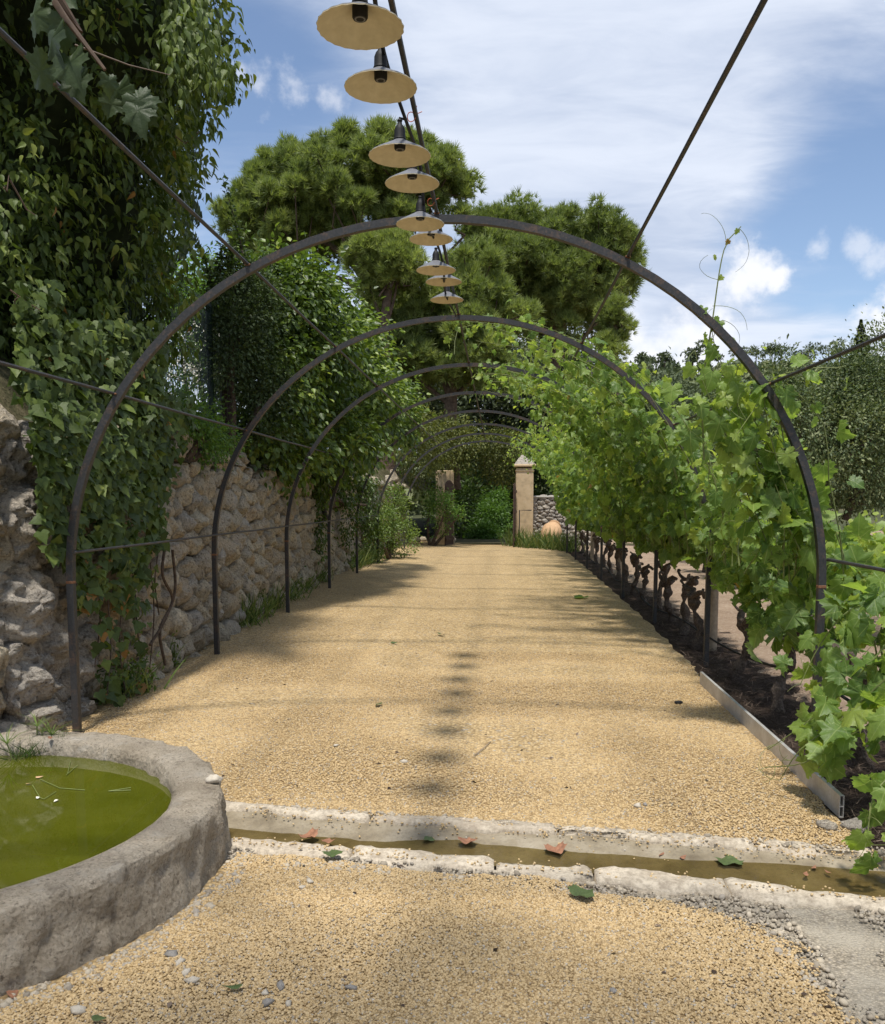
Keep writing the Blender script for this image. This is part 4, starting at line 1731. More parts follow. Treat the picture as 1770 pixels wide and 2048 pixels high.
        for uu, vv, d_ in ((1440, 560, (-1, 0, .15)), (1452, 480, (-.1, 0, 1)), (1425, 612, (1, 0, .1)), (1480, 458, (.6, 0, -.5)), (1445, 640, (1, 0, -.2)), (1500, 930, (-.6, -.2, -.5)), (1530, 900, (.6, -.3, -.3))):
            tendril(tend, P(uu, vv, 5.8), d_, 0.30, 0.0018)
    for e in extra:
        pts_ = path_pts(e, 0.06)
        a = shoot_leaves(pts_, 1.4, 0.15, 0.10, True)
        a = (a[0], a[1], [unit(np.array([-0.1, -0.5, 0.6]) + rng.normal(size=3) * 0.4) for _ in a[2]], a[3], [min(0.93, t_ + 0.15) for t_ in a[4]])
        for dst, src in zip((PP, TI, NO, SI, TT), a):
            dst.extend(src)
        canes.tube(pts_, np.linspace(0.005, 0.0025, len(pts_)), 5)
        for _ in range(3):
            tendril(tend, pts_[-1 - _], rng.normal(size=3) + np.array([-0.6, -0.4, 0]), random.uniform(0.10, 0.2))
    PP, TI, NO, SI, TT = (np.array(q) for q in (PP, TI, NO, SI, TT))
    # keep the walkway free of low leaves
    keep = ~((PP[:, 2] < 1.15 + 0.15 * rng.random(len(PP))) & (PP[:, 0] < ((2.0 if k == 1 else 1.6) if k < 2 else (2.30 if y < 5.2 else 2.46) + 0.05 * rng.normal(size=len(PP)))))
    if y > 9:
        keep &= PP[:, 2] > 1.03 + 0.09 * rng.normal(size=len(PP))
    elif y > 7.5:
        keep &= PP[:, 2] > 0.80 + 0.10 * rng.normal(size=len(PP))
    keep &= ~((PP[:, 1] < 5.8) & (PP[:, 2] > 1.30) & (k != 2))
    keep &= ~((PP[:, 1] < 6.6) & (PP[:, 0] > 2.62) & (PP[:, 2] > 1.40))
    keep &= ~((PP[:, 1] > 4.7) & (PP[:, 1] < 5.85) & (PP[:, 0] < 2.60) & (PP[:, 2] < 1.9) & (k != 1))
    keep &= ~((PP[:, 1] > 5.0) & (PP[:, 1] < 5.85) & (PP[:, 0] < 2.66) & (PP[:, 2] > 0.55) & (PP[:, 2] < 1.6))
    PP, TI, NO, SI, TT = PP[keep], TI[keep], NO[keep], SI[keep], TT[keep]
    fr = frames(TI, NO)
    nm = 300 if 1 <= k <= 6 else (120 if k < 11 else 60)
    # leaves nearest the path show; prefer the inner side
    inner = np.exp(-np.maximum(0, PP[:, 0] - PP[:, 0].min()) * 0.8)
    split_parts(o, V_GRAPE, VLT, GRAPE if y < 14 else GRAPE_LO, MAT['vine_leaf'], PP, fr, SI, TT, nm, 'foliage', 'leaf', inner)
    if canes.v:
        canes.build('canes', MAT['green_stem'], o, smooth=True)['kind'] = 'stuff'
    if tend.v:
        tend.build('tendrils', MAT['green_stem'], o)['kind'] = 'stuff'

# second vineyard row on the right
pl2 = ['first bush of the second vineyard row, nearest the right edge', 'second bush of the second vineyard row', 'third bush of the second vineyard row', 'fourth bush of the second vineyard row, under the dark tree',
       'fifth bush of the second vineyard row', 'sixth bush of the second vineyard row, before the grey thicket', 'seventh bush of the second vineyard row, farthest']
for k, y in enumerate([10.3, 11.7, 13.2, 14.8, 16.4, 18.2, 20.0]):
    x = 5.0 + 0.05 * math.sin(k)
    o = empty('vine_bush', (x, y, -0.03))
    tag(o, 'pale green free standing ' + pl2[k], 'grape vine', 'vines of the second vineyard row')
    MB().tube([(x, y, -0.05), (x + .03, y, .25), (x - .02, y + .05, .55)], [0.06, 0.045, 0.05], 8).build('trunk', MAT['vine_bark'], o, smooth=True)
    PP, TI, NO, SI, TT = [], [], [], [], []
    for q in range(26):
        a = rng.random() * 6.28
        ctrl = [(x, y, .5), (x + .35 * math.cos(a), y + .45 * math.sin(a), .9 + .2 * rng.random()), (x + .6 * math.cos(a), y + .8 * math.sin(a), 0.85 + .6 * rng.random())]
        b = shoot_leaves(path_pts(ctrl, 0.08), 1.5, 0.15, 0.13, True)
        for dst, src in zip((PP, TI, NO, SI, TT), b):
            dst.extend(src)
    PP, TI, NO, SI, TT = (np.array(q) for q in (PP, TI, NO, SI, TT))
    foliage('foliage', GRAPE_LO, PP, frames(TI, NO), SI, np.clip(TT + 0.22, 0, 0.93), MAT['vine_leaf'], o)

# stakes, hose, metal board, stones by the strip
for (u, v, hgt, lb) in ((1424, 1294, 0.95, 'thick weathered wooden stake right behind the second arch post'), (1238, 1152, 1.0, 'pale wooden stake left of the fourth arch post, farther down the row'),
                        (1184, 1118, 1.0, 'small pale wooden stake deep in the vine row near the far end')):
    p = G(u, v)
    m = MB()
    n = 8
    prof_ = [(0.052, -0.2), (0.053, 0.1), (0.05, hgt - 0.03), (0.042, hgt), (0.0, hgt + 0.004)]
    m.lathe(prof_, (p[0], p[1], 0), 12, lambda a, i: 0.05 * math.sin(a * 3 + i))
    tag(m.build('wooden_stake', MAT['wood_stake'], None, loc=(p[0], p[1], 0), smooth=True), lb, 'stake', 'vineyard stakes')
m = MB()
hp = []
for j in range(60):
    y = 2.9 + j * 0.42
    hp.append((2.60 + 0.03 * math.sin(y * 1.7) + 0.012 * y - 0.04, y, 0.37 + 0.05 * math.sin(y * 1.9 + 1) if y < 6.4 else max(0.06, 0.30 - 0.05 * (y - 6.4)) + 0.05 * math.sin(y * 1.3)))
m.tube(hp, 0.011, 7)
tag(m.build('irrigation_hose', MAT['black_rubber'], None, loc=(2.6, 6, 0.3), smooth=True), 'black irrigation hose strung low along the grape vines', 'hose')

p0, p1 = np.array([2.135, 4.47]), np.array([2.165, 7.74])
dirb = unit(p1 - p0)
nb = np.array([dirb[1], -dirb[0]])
mb = MB()
hb, tb, wl_ = 0.115, 0.022, 0.003


def bp(t_, s, z):
    q = p0 + dirb * t_ + nb * s
    return Vector((q[0], q[1], z + 0.004 * 0))


LB = np.linalg.norm(p1 - p0)
rotb = Matrix.Rotation(math.atan2(dirb[1], dirb[0]), 3, 'Z')
z0 = -0.004
for (s_, z_, th_, hz) in ((0, hb / 2, None, hb), (tb - wl_, hb / 2, None, hb)):
    q = p0 + dirb * LB / 2 + nb * (s_ + wl_ / 2)
    mb.box((q[0], q[1], z0 + z_), (LB, wl_, hz), rotb)
for z_ in (wl_ / 2, hb / 2, hb - wl_ / 2):
    q = p0 + dirb * LB / 2 + nb * (tb / 2)
    mb.box((q[0], q[1], z0 + z_), (LB - 0.002, tb - 2 * wl_ - 0.0002, wl_), rotb)
tag(mb.build('screed_board', MAT['aluminium'], None, loc=(p0[0], p0[1], 0)), 'long grey hollow aluminium board standing on edge along the gravel', 'board')
ins = MB()
for (u, v, sx, sy, sz, lb, mt) in ((1660, 1660, .05, .042, .036, 'brown rounded rock at the corner of gravel and planting strip', 'rubble'), (1716, 1660, .07, .05, .042, 'grey flat rock behind the channel edge, right of the brown rock', 'crag')):
    p = G(u, v)
    o = link('rock', rock_mesh('rock', (sx, sy, sz), MAT[mt], u * 0.1, 3, 0.35), None, (p[0], p[1] + .04, 0.0))
    tag(o, lb, 'rock')

# ------------------------------------------------------------------ IVY ON TREE AND WALL
rng = np.random.default_rng(33)
random.seed(33)
tree = empty('ivy_covered_tree', (-4.9, 8.2, 2.0))
tag(tree, 'huge dark tree smothered in hanging ivy above the left wall', 'tree')


def edge_r(z):
    return np.interp(z, [1.9, 2.6, 3.2, 4.0, 4.6, 5.2, 5.6, 6.4, 7.5, 9.0, 9.8], [1.2, 1.55, 1.65, 1.85, 1.95, 2.2, 2.45, 2.5, 2.35, 1.6, 0.5])


TC = np.array([-4.72, 8.1])


def tree_r(a, z):
    b = 0.16 * math.sin(a * 5 + z * 1.7) + 0.12 * math.sin(a * 9 - z * 2.9 + 1)
    return float(edge_r(z)) + b + 0.20 * fbm((math.cos(a) * 2, math.sin(a) * 2, z), 1.0, 4.0, 2)


mb = MB()
V, Fs = [], []
na, nzv = 40, 26
for j in range(nzv):
    z = 1.9 + (9.7 - 1.9) * j / (nzv - 1)
    for i_ in range(na):
        a = 2 * math.pi * i_ / na
        r = max(0.1, tree_r(a, z) - 0.36)
        V.append((TC[0] + r * math.cos(a), TC[1] + r * math.sin(a), z))
for j in range(nzv - 1):
    for i_ in range(na):
        i2 = (i_ + 1) % na
        Fs.append((j * na + i_, j * na + i2, (j + 1) * na + i2, (j + 1) * na + i_))
mb.add(V, Fs)
mb.build('trunk', plain('ivy_core_shade', (0.022, 0.030, 0.013), 0.95, 0.4, 10, 0.1), tree, smooth=True)  # lumpy filler core inside the ivy; its near-black colour paints in the shade
# sprays of drooping leaves over the surface
PP, TI, NO, SI, TT = [], [], [], [], []
n_sp = 4900
for q in range(n_sp):
    # more on the side seen from the path
    a = rng.uniform(-2.4, 1.3)
    z = 1.95 + 7.7 * rng.random() ** 1.25
    r = tree_r(a, z) + rng.normal() * 0.10 - 0.12
    big = rng.random() < 0.22
    if big:
        r += 0.16
    c = np.array([TC[0] + r * math.cos(a), TC[1] + r * math.sin(a), z])
    outw = np.array([math.cos(a), math.sin(a), 0.0])
    nl = rng.integers(9, 17) if big else rng.integers(5, 9)
    ct = rng.random()
    for _ in range(nl):
        d = unit(outw * 0.9 + rng.normal(size=3) * 0.75 + np.array([0, 0, 0.25]))
        p = c + d * (0.05 + 0.13 * rng.random())
        PP.append(p)
        TI.append(unit(d * 0.6 + np.array([0, 0, -0.85]) + rng.normal(size=3) * 0.42))
        NO.append(unit(d * 0.7 + np.array([0, 0, 0.35]) + rng.normal(size=3) * 0.5))
        SI.append(0.080 * (0.5 + 0.95 * rng.random()))
        TT.append(np.clip(0.16 + 0.55 * ct * (1 if not big else 1.35) * rng.random() + (0.26 if big else 0) + 0.2 * rng.random(), 0, 0.95) if rng.random() > 0.002 else 1.0)
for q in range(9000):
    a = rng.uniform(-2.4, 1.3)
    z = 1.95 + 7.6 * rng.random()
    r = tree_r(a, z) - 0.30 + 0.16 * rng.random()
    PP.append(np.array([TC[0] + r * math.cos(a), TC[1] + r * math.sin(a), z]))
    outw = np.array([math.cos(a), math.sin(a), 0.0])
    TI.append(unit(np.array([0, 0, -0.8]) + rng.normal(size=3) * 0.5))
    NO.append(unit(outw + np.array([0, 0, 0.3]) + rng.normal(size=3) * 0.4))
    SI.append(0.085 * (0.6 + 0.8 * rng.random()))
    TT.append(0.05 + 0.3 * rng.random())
# the bough that leans out at the top right
for q in range(150):
    f = rng.random()
    c = P(330 + 105 * f + rng.normal() * 14, 70 + 90 * f + rng.normal() * 42, 7.4 + rng.normal() * 0.25)
    for _ in range(8):
        d = unit(np.array([0.5, -0.4, 0.3]) + rng.normal(size=3) * 0.7)
        PP.append(c + d * (0.05 + 0.1 * rng.random()))
        TI.append(unit(d * 0.5 + np.array([0, 0, -0.95]) + rng.normal(size=3) * 0.2))
        NO.append(unit(d * 0.7 + np.array([0, 0, 0.4]) + rng.normal(size=3) * 0.3))
        SI.append(0.078 * (0.7 + 0.6 * rng.random()))
        TT.append(np.clip(0.35 + 0.5 * rng.random(), 0, 0.94))
for (u, v) in ((385, 262), (398, 272), (392, 280), (405, 268), (375, 268), (420, 520), (385, 500), (395, 540)):
    PP.append(P(u, v, 7.6))
    TI.append(unit(np.array([0.4, -0.2, -0.9])))
    NO.append(unit(np.array([0.2, -0.8, 0.4])))
    SI.append(0.085)
    TT.append(0.4)
PP, TI, NO, SI, TT = (np.array(q) for q in (PP, TI, NO, SI, TT))
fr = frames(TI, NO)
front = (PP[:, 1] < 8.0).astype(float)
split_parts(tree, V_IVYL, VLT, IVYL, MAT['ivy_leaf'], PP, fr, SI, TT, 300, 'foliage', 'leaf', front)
# bare twigs
m = MB()
for (u0, v0, u1, v1) in ((20, 360, 70, 430), (8, 375, 18, 350), (150, 90, 340, 150), (20, 580, 80, 620), (36, 595, 30, 620), (350, 272, 400, 262)):
    a_, b_ = P(u0, v0, 5.9), P(u1, v1, 6.0)
    if u0 == 350:
        a_, b_ = P(u0, v0, 7.6), P(u1, v1, 7.6)
    m.tube([a_, (a_ + b_) / 2 + rng.normal(size=3) * 0.03, b_], [0.007, 0.005, 0.003], 5)
m.build('twigs', MAT['brown_stem'], tree)['kind'] = 'stuff'

# ivy pouring over the wall
ivy = empty('wall_ivy', (-2.6, 6.8, 1.2))
tag(ivy, 'curtain of broad ivy leaves pouring over the stone wall behind the first arch post', 'ivy')
PP, TI, NO, SI, TT = [], [], [], [], []
# (u range, v range, y, density) in the place: wall face y 5.9..8.6
regs = [((60, 330), (640, 900), (5.9, 7.6), 1700), ((80, 335), (880, 1120), (6.0, 7.8), 2300), ((150, 315), (1080, 1215), (6.3, 7.6), 560), ((190, 300), (1200, 1400), (6.5, 7.2), 110), ((290, 400), (780, 1000), (7.4, 8.8), 420), ((30, 120), (560, 800), (5.8, 6.3), 500)]
for (u0, u1), (v0, v1), (ya, yb), n in regs:
    for _ in range(n):
        u = rng.uniform(u0, u1)
        v = rng.uniform(v0, v1)
        # left boundary leans right going down; the crag stays bare
        lim = np.interp(v, [560, 800, 900, 1000, 1100, 1200, 1400], [0, 10, 40, 75, 95, 150, 185])
        if u < lim + rng.normal() * 10:
            continue
        if u > np.interp(v, [600, 780, 900, 1000, 1100, 1230, 1400], [420, 395, 365, 330, 312, 298, 292]) + rng.normal() * 8:
            continue
        if v > 1000 and math.sin(u * 0.085 + 1.2 * math.sin(v * 0.035)) * math.sin(v * 0.055 + u * 0.02) < -0.45:
            continue
        y = np.interp(u, [0, 120, 320, 400], [5.75, 6.1, 7.5, 8.6]) + rng.normal() * 0.06
        wxx = min(float(wx(y)) + 0.15 + 0.10 * rng.random() + 0.05 * math.sin(y * 6 + v * 0.01), -2.52 - 0.06 * rng.random())
        # put the leaf on the wall face at this ray
        d = ray(u, v)
        t_ = (wxx - CAM[0]) / d[0]
        p = CAM + d * t_
        if p[2] > 2.25:
            p = P(u, v, y + 0.25 * (p[2] - 2.2))
        if p[1] < 5.3 or p[1] > 9.2 or p[2] < 0.02:
            continue
        PP.append(p)
        TI.append(unit(np.array([0.25, -0.1, -0.8]) + rng.normal(size=3) * 0.4))
        NO.append(unit(np.array([0.65, -0.45, 0.55]) + rng.normal(size=3) * 0.38))
        SI.append((0.085 if v > 700 else 0.075) * (0.5 + 0.95 * rng.random() ** 1.5))
        lowb = (v > 1180)
        TT.append(1.0 if rng.random() < (0.06 if lowb else 0.003) else np.clip(0.42 + rng.normal() * 0.2, 0.05, 0.93))
PP, TI, NO, SI, TT = (np.array(q) for q in (PP, TI, NO, SI, TT))
fr = frames(TI, NO)
split_parts(ivy, V_IVY, VLT, IVY, MAT['ivy_leaf'], PP, fr, SI, TT, 300, 'foliage')
m = MB()
for (pts_) in ([(330, 1090), (325, 1150), (345, 1200), (320, 1260), (330, 1330)], [(345, 1100), (350, 1180), (330, 1240), (300, 1290)], [(270, 1180), (275, 1260), (285, 1350)], [(320, 1080), (310, 1160), (318, 1230)], [(215, 1190), (222, 1290), (214, 1390)], [(245, 1180), (240, 1300), (252, 1395)], [(300, 1120), (308, 1230), (296, 1370)], [(195, 1150), (200, 1240), (190, 1330)], [(262, 1200), (280, 1300), (268, 1390)]):
    q3 = []
    for (u, v) in pts_:
        d = ray(u, v)
        y = 7.4
        t_ = (float(wx(y)) + 0.13 - CAM[0]) / d[0]
        q3.append(CAM + d * t_)
    m.tube(path_pts(q3, 0.05), 0.014 if len(pts_) > 3 else 0.006, 6)
m.build('stem', MAT['bark'], ivy, smooth=True)

# weeds at the foot of the wall
def weeds(name, label, cat, pts, n, h, spread, mat, group=None, lean=0.5, leafy=0, tintr=(0.1, 0.9)):
    c = np.mean(pts, 0)
    o = empty(name, (c[0], c[1], c[2]))
    tag(o, label, cat, group)
    b = np.array(pts)[rng.integers(0, len(pts), n)] + rng.normal(size=(n, 3)) * np.array([spread, spread, 0.01])
    tip = unit(rng.normal(size=(n, 3)) * np.array([lean, lean, 0.1]) + np.array([0, 0, 1]))
    nor = rnd_dirs(n)
    foliage('blades', BLADE, b, frames(tip, nor), h * (0.5 + 0.8 * rng.random(n)), tintr[0] + (tintr[1] - tintr[0]) * rng.random(n), MAT[mat], o)
    if leafy:
        p = np.array(pts)[rng.integers(0, len(pts), leafy)] + rng.normal(size=(leafy, 3)) * np.array([spread, spread, h * 0.35]) + np.array([0, 0, h * 0.45])
        foliage('foliage', QUAD, p, frames(rnd_dirs(leafy) + np.array([0, 0, -.2]), rnd_dirs(leafy) + np.array([0, 0, .8])), 0.05 * (0.6 + 0.7 * rng.random(leafy)), 0.2 + 0.6 * rng.random(leafy), MAT['shrub_leaf'], o)
    return o


def onwall(u, v, z=0.02):
    p = G(u, v)
    return (p[0], p[1], z + float(gz(p[0], p[1])))


weeds('weed_clump', 'grassy weeds at the wall foot just past the second arch post', 'weeds', [onwall(u, v) for u, v in ((478, 1262), (495, 1255), (520, 1245), (540, 1232))], 560, 0.36, 0.10, 'grass', 'weeds along the wall foot', 0.55, 160)
weeds('weed_clump', 'grassy weeds around the foot of the third arch post', 'weeds', [onwall(u, v) for u, v in ((585, 1205), (600, 1195), (630, 1180), (570, 1215))], 560, 0.32, 0.13, 'grass', 'weeds along the wall foot', 0.6, 260)
weeds('weed_clump', 'arching grass tuft between the fourth and fifth arch posts', 'weeds', [onwall(u, v) for u, v in ((690, 1150), (705, 1143), (720, 1140), (735, 1132))], 700, 0.45, 0.18, 'grass', 'weeds along the wall foot', 0.75, 120)
weeds('weed_clump', 'dark leafy weed clump below the ivy, behind the pond', 'weeds', [onwall(u, v) for u, v in ((205, 1405), (225, 1400), (255, 1392), (285, 1385))], 90, 0.28, 0.07, 'grass', 'weeds along the wall foot', 0.5, 520)
weeds('weed_clump', 'small upright weed at the wall foot left of the second arch post', 'weeds', [onwall(u, v) for u, v in ((340, 1340), (350, 1337))], 40, 0.26, 0.03, 'grass', 'weeds along the wall foot', 0.25, 90)

# ------------------------------------------------------------------ FENCE ON THE TERRACE
fence = empty('mesh_fence', (-3.13, 10.8, 2.2))
tag(fence, 'tall dark green welded mesh fence on the terrace above the wall', 'fence')
p_far, p_near = P(417, 604, 10.8), P(325, 545, 8.7)
xf = p_far[0]
zt = p_far[2]
for y in (10.8, 8.3):
    m = MB()
    m.box((xf, y, (zt + 2.0) / 2 + 0.01), (0.06, 0.06, zt - 2.0 + 0.04), bev=0.005)
    m.build('post', MAT['fence_green'], fence)
m = MB()
zb = 2.3
yy = np.arange(8.35, 10.78, 0.05)
for y in yy:
    m.tube([(xf + 0.02, y, zb), (xf + 0.02, y, zt - 0.14), (xf + 0.06, y, zt - 0.08), (xf + 0.02, y, zt - 0.0)], 0.0036, 4, cap=False)
for z in np.arange(zb, zt, 0.2):
    m.tube([(xf + 0.024, 8.3, z), (xf + 0.024, 10.78, z)], 0.0036, 4, cap=False)
for y in np.arange(10.85, 14, 0.05):
    m.tube([(xf + 0.02, y, zb), (xf + 0.02, y, zt - 0.05)], 0.0036, 4, cap=False)
m.build('wire_mesh', MAT['fence_green'], fence)['kind'] = 'stuff'

# ------------------------------------------------------------------ SHRUBS AND TREES
rng = np.random.default_rng(44)
# big dark shrub overhanging the wall
bush('overhanging_shrub', 'big dark glossy shrub bulging over the wall between second and fourth arch', 'shrub',
     [(540, 760, 110, 150, 12.5, 0.8), (600, 690, 110, 130, 13.5, 1.1), (560, 600, 90, 80, 12.8, 0.9), (680, 790, 90, 110, 15.0, 1.1), (740, 800, 60, 90, 17, 1.0), (630, 880, 110, 60, 14.0, 0.7), (700, 700, 60, 60, 16, 0.9), (780, 830, 42, 60, 19, 0.9), (530, 890, 45, 45, 11.8, 0.4), (590, 905, 60, 50, 13.0, 0.5), (660, 930, 50, 40, 15.5, .4), (600, 610, 60, 50, 13.2, .7)],
     760, 46, 0.15, 0.088, 'shrub_leaf', hang=0.5, tintr=(-0.05, 1.1), base=(-3.1, 13.0, 2.1), shell=0.74, templates=WIDE)
bush('dark_shrub', 'dark small leaved shrub right of the green fence post', 'shrub', [(490, 640, 70, 110, 11.3, 0.5), (460, 700, 50, 90, 11.0, 0.4), (520, 800, 60, 90, 11.5, 0.4), (470, 560, 40, 40, 11.2, 0.3)],
     300, 40, 0.09, 0.055, 'grey_leaf', hang=0.2, tintr=(0.0, 0.55), base=(-2.95, 11.0, 2.2), shell=0.55)
# upright whips above it
o = empty('privet_whips', P(480, 560, 11.2))
tag(o, 'thin dark leafy shoots standing up against sky and pine near the first arch', 'shrub')
for (uu, v0, v1, du) in ((490, 540, 355, -45), (425, 580, 500, -25), (455, 540, 495, 12), (440, 560, 488, 5)):
    pts_ = np.array([P(uu + du * f ** 1.3, v0 + (v1 - v0) * f, 11.0) for f in np.linspace(0, 1, 26)])
    MB().tube(pts_, np.linspace(0.010, 0.003, len(pts_)), 5).build('stem', MAT['bark'], o)
    nn = len(pts_) * 6
    pp = np.repeat(pts_, 6, 0) + rng.normal(size=(nn, 3)) * 0.025
    tip = unit(rnd_dirs(nn) * np.array([1, 1, .4]) + np.array([0, 0, 0.35]))
    foliage('foliage', QUAD, pp, frames(tip, rnd_dirs(nn) + np.array([0, 0, 1.0])), 0.075 * (0.6 + 0.5 * rng.random(nn)), 0.25 * rng.random(nn), MAT['shrub_leaf'], o)
bush('terrace_shrub', 'light green airy shrub beyond the mesh fence', 'shrub', [(385, 570, 60, 60, 17.5, 0.9), (420, 630, 60, 60, 17.5, 0.9), (360, 690, 70, 80, 17.2, 0.9), (430, 740, 40, 70, 17, .6), (340, 600, 40, 70, 17, .6)],
     300, 34, 0.14, 0.09, 'lime_leaf', tintr=(0.1, 1.0), base=(-5.2, 17.4, 2.5))
pw = clumps([(P(400, 690, 15.8), np.array([0.55, 0.4, 0.5])), (P(370, 760, 15.2), np.array([0.5, 0.4, 0.3]))], 80, 8, 0.06)
o = empty('white_flowers', P(390, 730, 13))
tag(o, 'cluster of white blossoms behind the mesh fence', 'flowers')
nn = len(pw[0])
foliage('blossoms', QUAD, pw[0], frames(rnd_dirs(nn), rnd_dirs(nn) + np.array([0, -.6, .6])), 0.055 * (0.6 + 0.7 * rng.random(nn)), rng.random(nn), MAT['petal'], o)
bush('bank_scrub', 'straggly light green scrub on the wall top right of the ivy', 'shrub', [(380, 845, 60, 35, 9.0, 0.25), (435, 885, 45, 26, 9.8, 0.25), (330, 820, 50, 40, 8.6, 0.3), (400, 900, 40, 26, 9.2, 0.15)],
     190, 26, 0.07, 0.045, 'lime_leaf', tintr=(0.0, 0.9), base=(-2.85, 9.0, 2.05), hang=0.4)
bush('wall_creeper', 'dark creeper hanging down the wall between third and fifth arch', 'creeper', [(640, 960, 40, 50, 15.5, 0.25), (690, 1010, 30, 90, 17.5, 0.25), (625, 1060, 22, 90, 15.3, 0.15), (735, 1010, 22, 100, 20.5, .25)],
     210, 26, 0.09, 0.07, 'shrub_leaf', hang=0.8, tintr=(0.0, 0.8), base=(-2.8, 16, 1.6))
bush('round_bush', 'rounded bright green bush at the wall foot by the sixth arch post', 'bush', [(800, 1075, 32, 34, 23.0, 0.45), (775, 1060, 22, 45, 22.5, 0.4), (745, 1075, 22, 50, 21.0, 0.35), (790, 1020, 22, 50, 24, .4)],
     230, 34, 0.08, 0.06, 'shrub_leaf', tintr=(0.25, 1.0))
bush('rose_bush', 'loose rose bush before the left gate pillar', 'rose bush', [(880, 1030, 32, 36, 29.8, 0.35), (862, 995, 16, 20, 30, 0.25), (895, 1010, 14, 22, 29.6, 0.2), (918, 1030, 8, 14, 29.5, .15)],
     140, 18, 0.11, 0.075, 'lime_leaf', tintr=(0.1, 0.9), base=(-1.9, 29.8, 0.0))
# climber over the gate and green walls behind it
bush('gate_climber', 'olive green climber arching over the gate from the left wall', 'climber',
     [(900, 905, 70, 40, 32.5, 0.9), (960, 890, 60, 36, 33.0, 0.9), (1010, 905, 40, 40, 33.0, 0.8), (840, 945, 30, 36, 30.0, 0.5), (882, 928, 30, 15, 31.2, 0.2), (830, 900, 50, 40, 29, 0.8), (815, 855, 40, 34, 28, 0.9), (870, 870, 60, 30, 30, 0.9), (1000, 945, 40, 20, 33, .5)],
     420, 34, 0.18, 0.11, 'olive_leaf', tintr=(0.0, 1.0), stems=[([(-3.6, 31.5, 1.5), (-3.3, 32.3, 2.6), (-2.2, 32.8, 3.2)], 0.05)], base=(-3.6, 31, 2.0), hang=0.4)
bush('lane_shrub', 'bright green shrub in the lane seen through the gate', 'shrub', [(985, 1045, 30, 34, 40, 0.9), (965, 1070, 26, 22, 39, 0.7), (995, 1010, 20, 26, 41, .6)], 190, 34, 0.16, 0.14, 'lime_leaf', tintr=(0.0, 0.7))
bush('lane_thicket', 'dark thicket closing the lane beyond the gate', 'thicket', [(960, 985, 80, 70, 47, 2.5), (920, 1030, 50, 60, 44, 2), (1020, 1020, 40, 70, 46, 2), (980, 930, 120, 50, 49, 2.5), (1080, 960, 80, 80, 48, 2)], 520, 30, 0.4, 0.24, 'shrub_leaf', tintr=(0.0, 0.5))
# band of trees beyond the gate and the vines
for k, (e, lb, mt, tr_) in enumerate((
        ([(760, 760, 110, 90, 44, 3.5), (700, 840, 90, 80, 40, 3)], 'dark round tree behind the overhanging shrub, left of the gate', 'forest_leaf', (0.0, 0.6)),
        ([(880, 770, 110, 90, 52, 3.5), (850, 840, 70, 60, 48, 2.5)], 'dark leafy tree right under the big pines', 'forest_leaf', (0.0, 0.55)),
        ([(1010, 780, 90, 90, 56, 3.5), (1020, 860, 70, 40, 58, 2.5)], 'dark tree behind the gate pillar, left of the pink house', 'forest_leaf', (0.0, 0.6)),
        ([(1130, 800, 110, 120, 52, 4.0), (1180, 900, 90, 80, 46, 3)], 'dark tree hidden behind the vine foliage right of the gate', 'forest_leaf', (0.0, 0.6)),
        ([(1300, 830, 80, 80, 60, 4.0), (1360, 870, 90, 80, 55, 3)], 'dark oak showing through the vines below the hill', 'forest_leaf', (0.0, 0.6)))):
    bush('background_tree', lb, 'tree', e, 420, 34, 0.42, 0.28, mt, tintr=tr_, group='trees beyond the gate', base=(P(e[0][0], 1000, e[0][4])[0], e[0][4], -0.5),
         stems=[([(P(e[0][0], 1000, e[0][4])[0], e[0][4], -0.6), P(e[0][0], e[0][1] + 40, e[0][4])], 0.25)], crown='crown')


# pines
def tuft(n, ln, wd, seed):
    r_ = np.random.default_rng(seed)
    V, Fs = [], []
    for k in range(n):
        a = 2 * math.pi * k / n + r_.normal() * 0.3
        e = r_.uniform(0.15, 1.15)
        d = np.array([math.cos(a) * math.sin(e), math.cos(e), math.sin(a) * math.sin(e)])
        s = np.cross(d, r_.normal(size=3))
        s = s / np.linalg.norm(s) * wd
        b = d * 0.06 * ln
        q = d * ln * r_.uniform(0.75, 1.1)
        o_ = len(V)
        V += [b - s, b + s, q]
        Fs.append((o_, o_ + 1, o_ + 2))
    return np.array(V), np.array(Fs), np.zeros((len(V), 2))


TUFT = [tuft(15, 0.31, 0.017, s) for s in (1, 2, 3)]


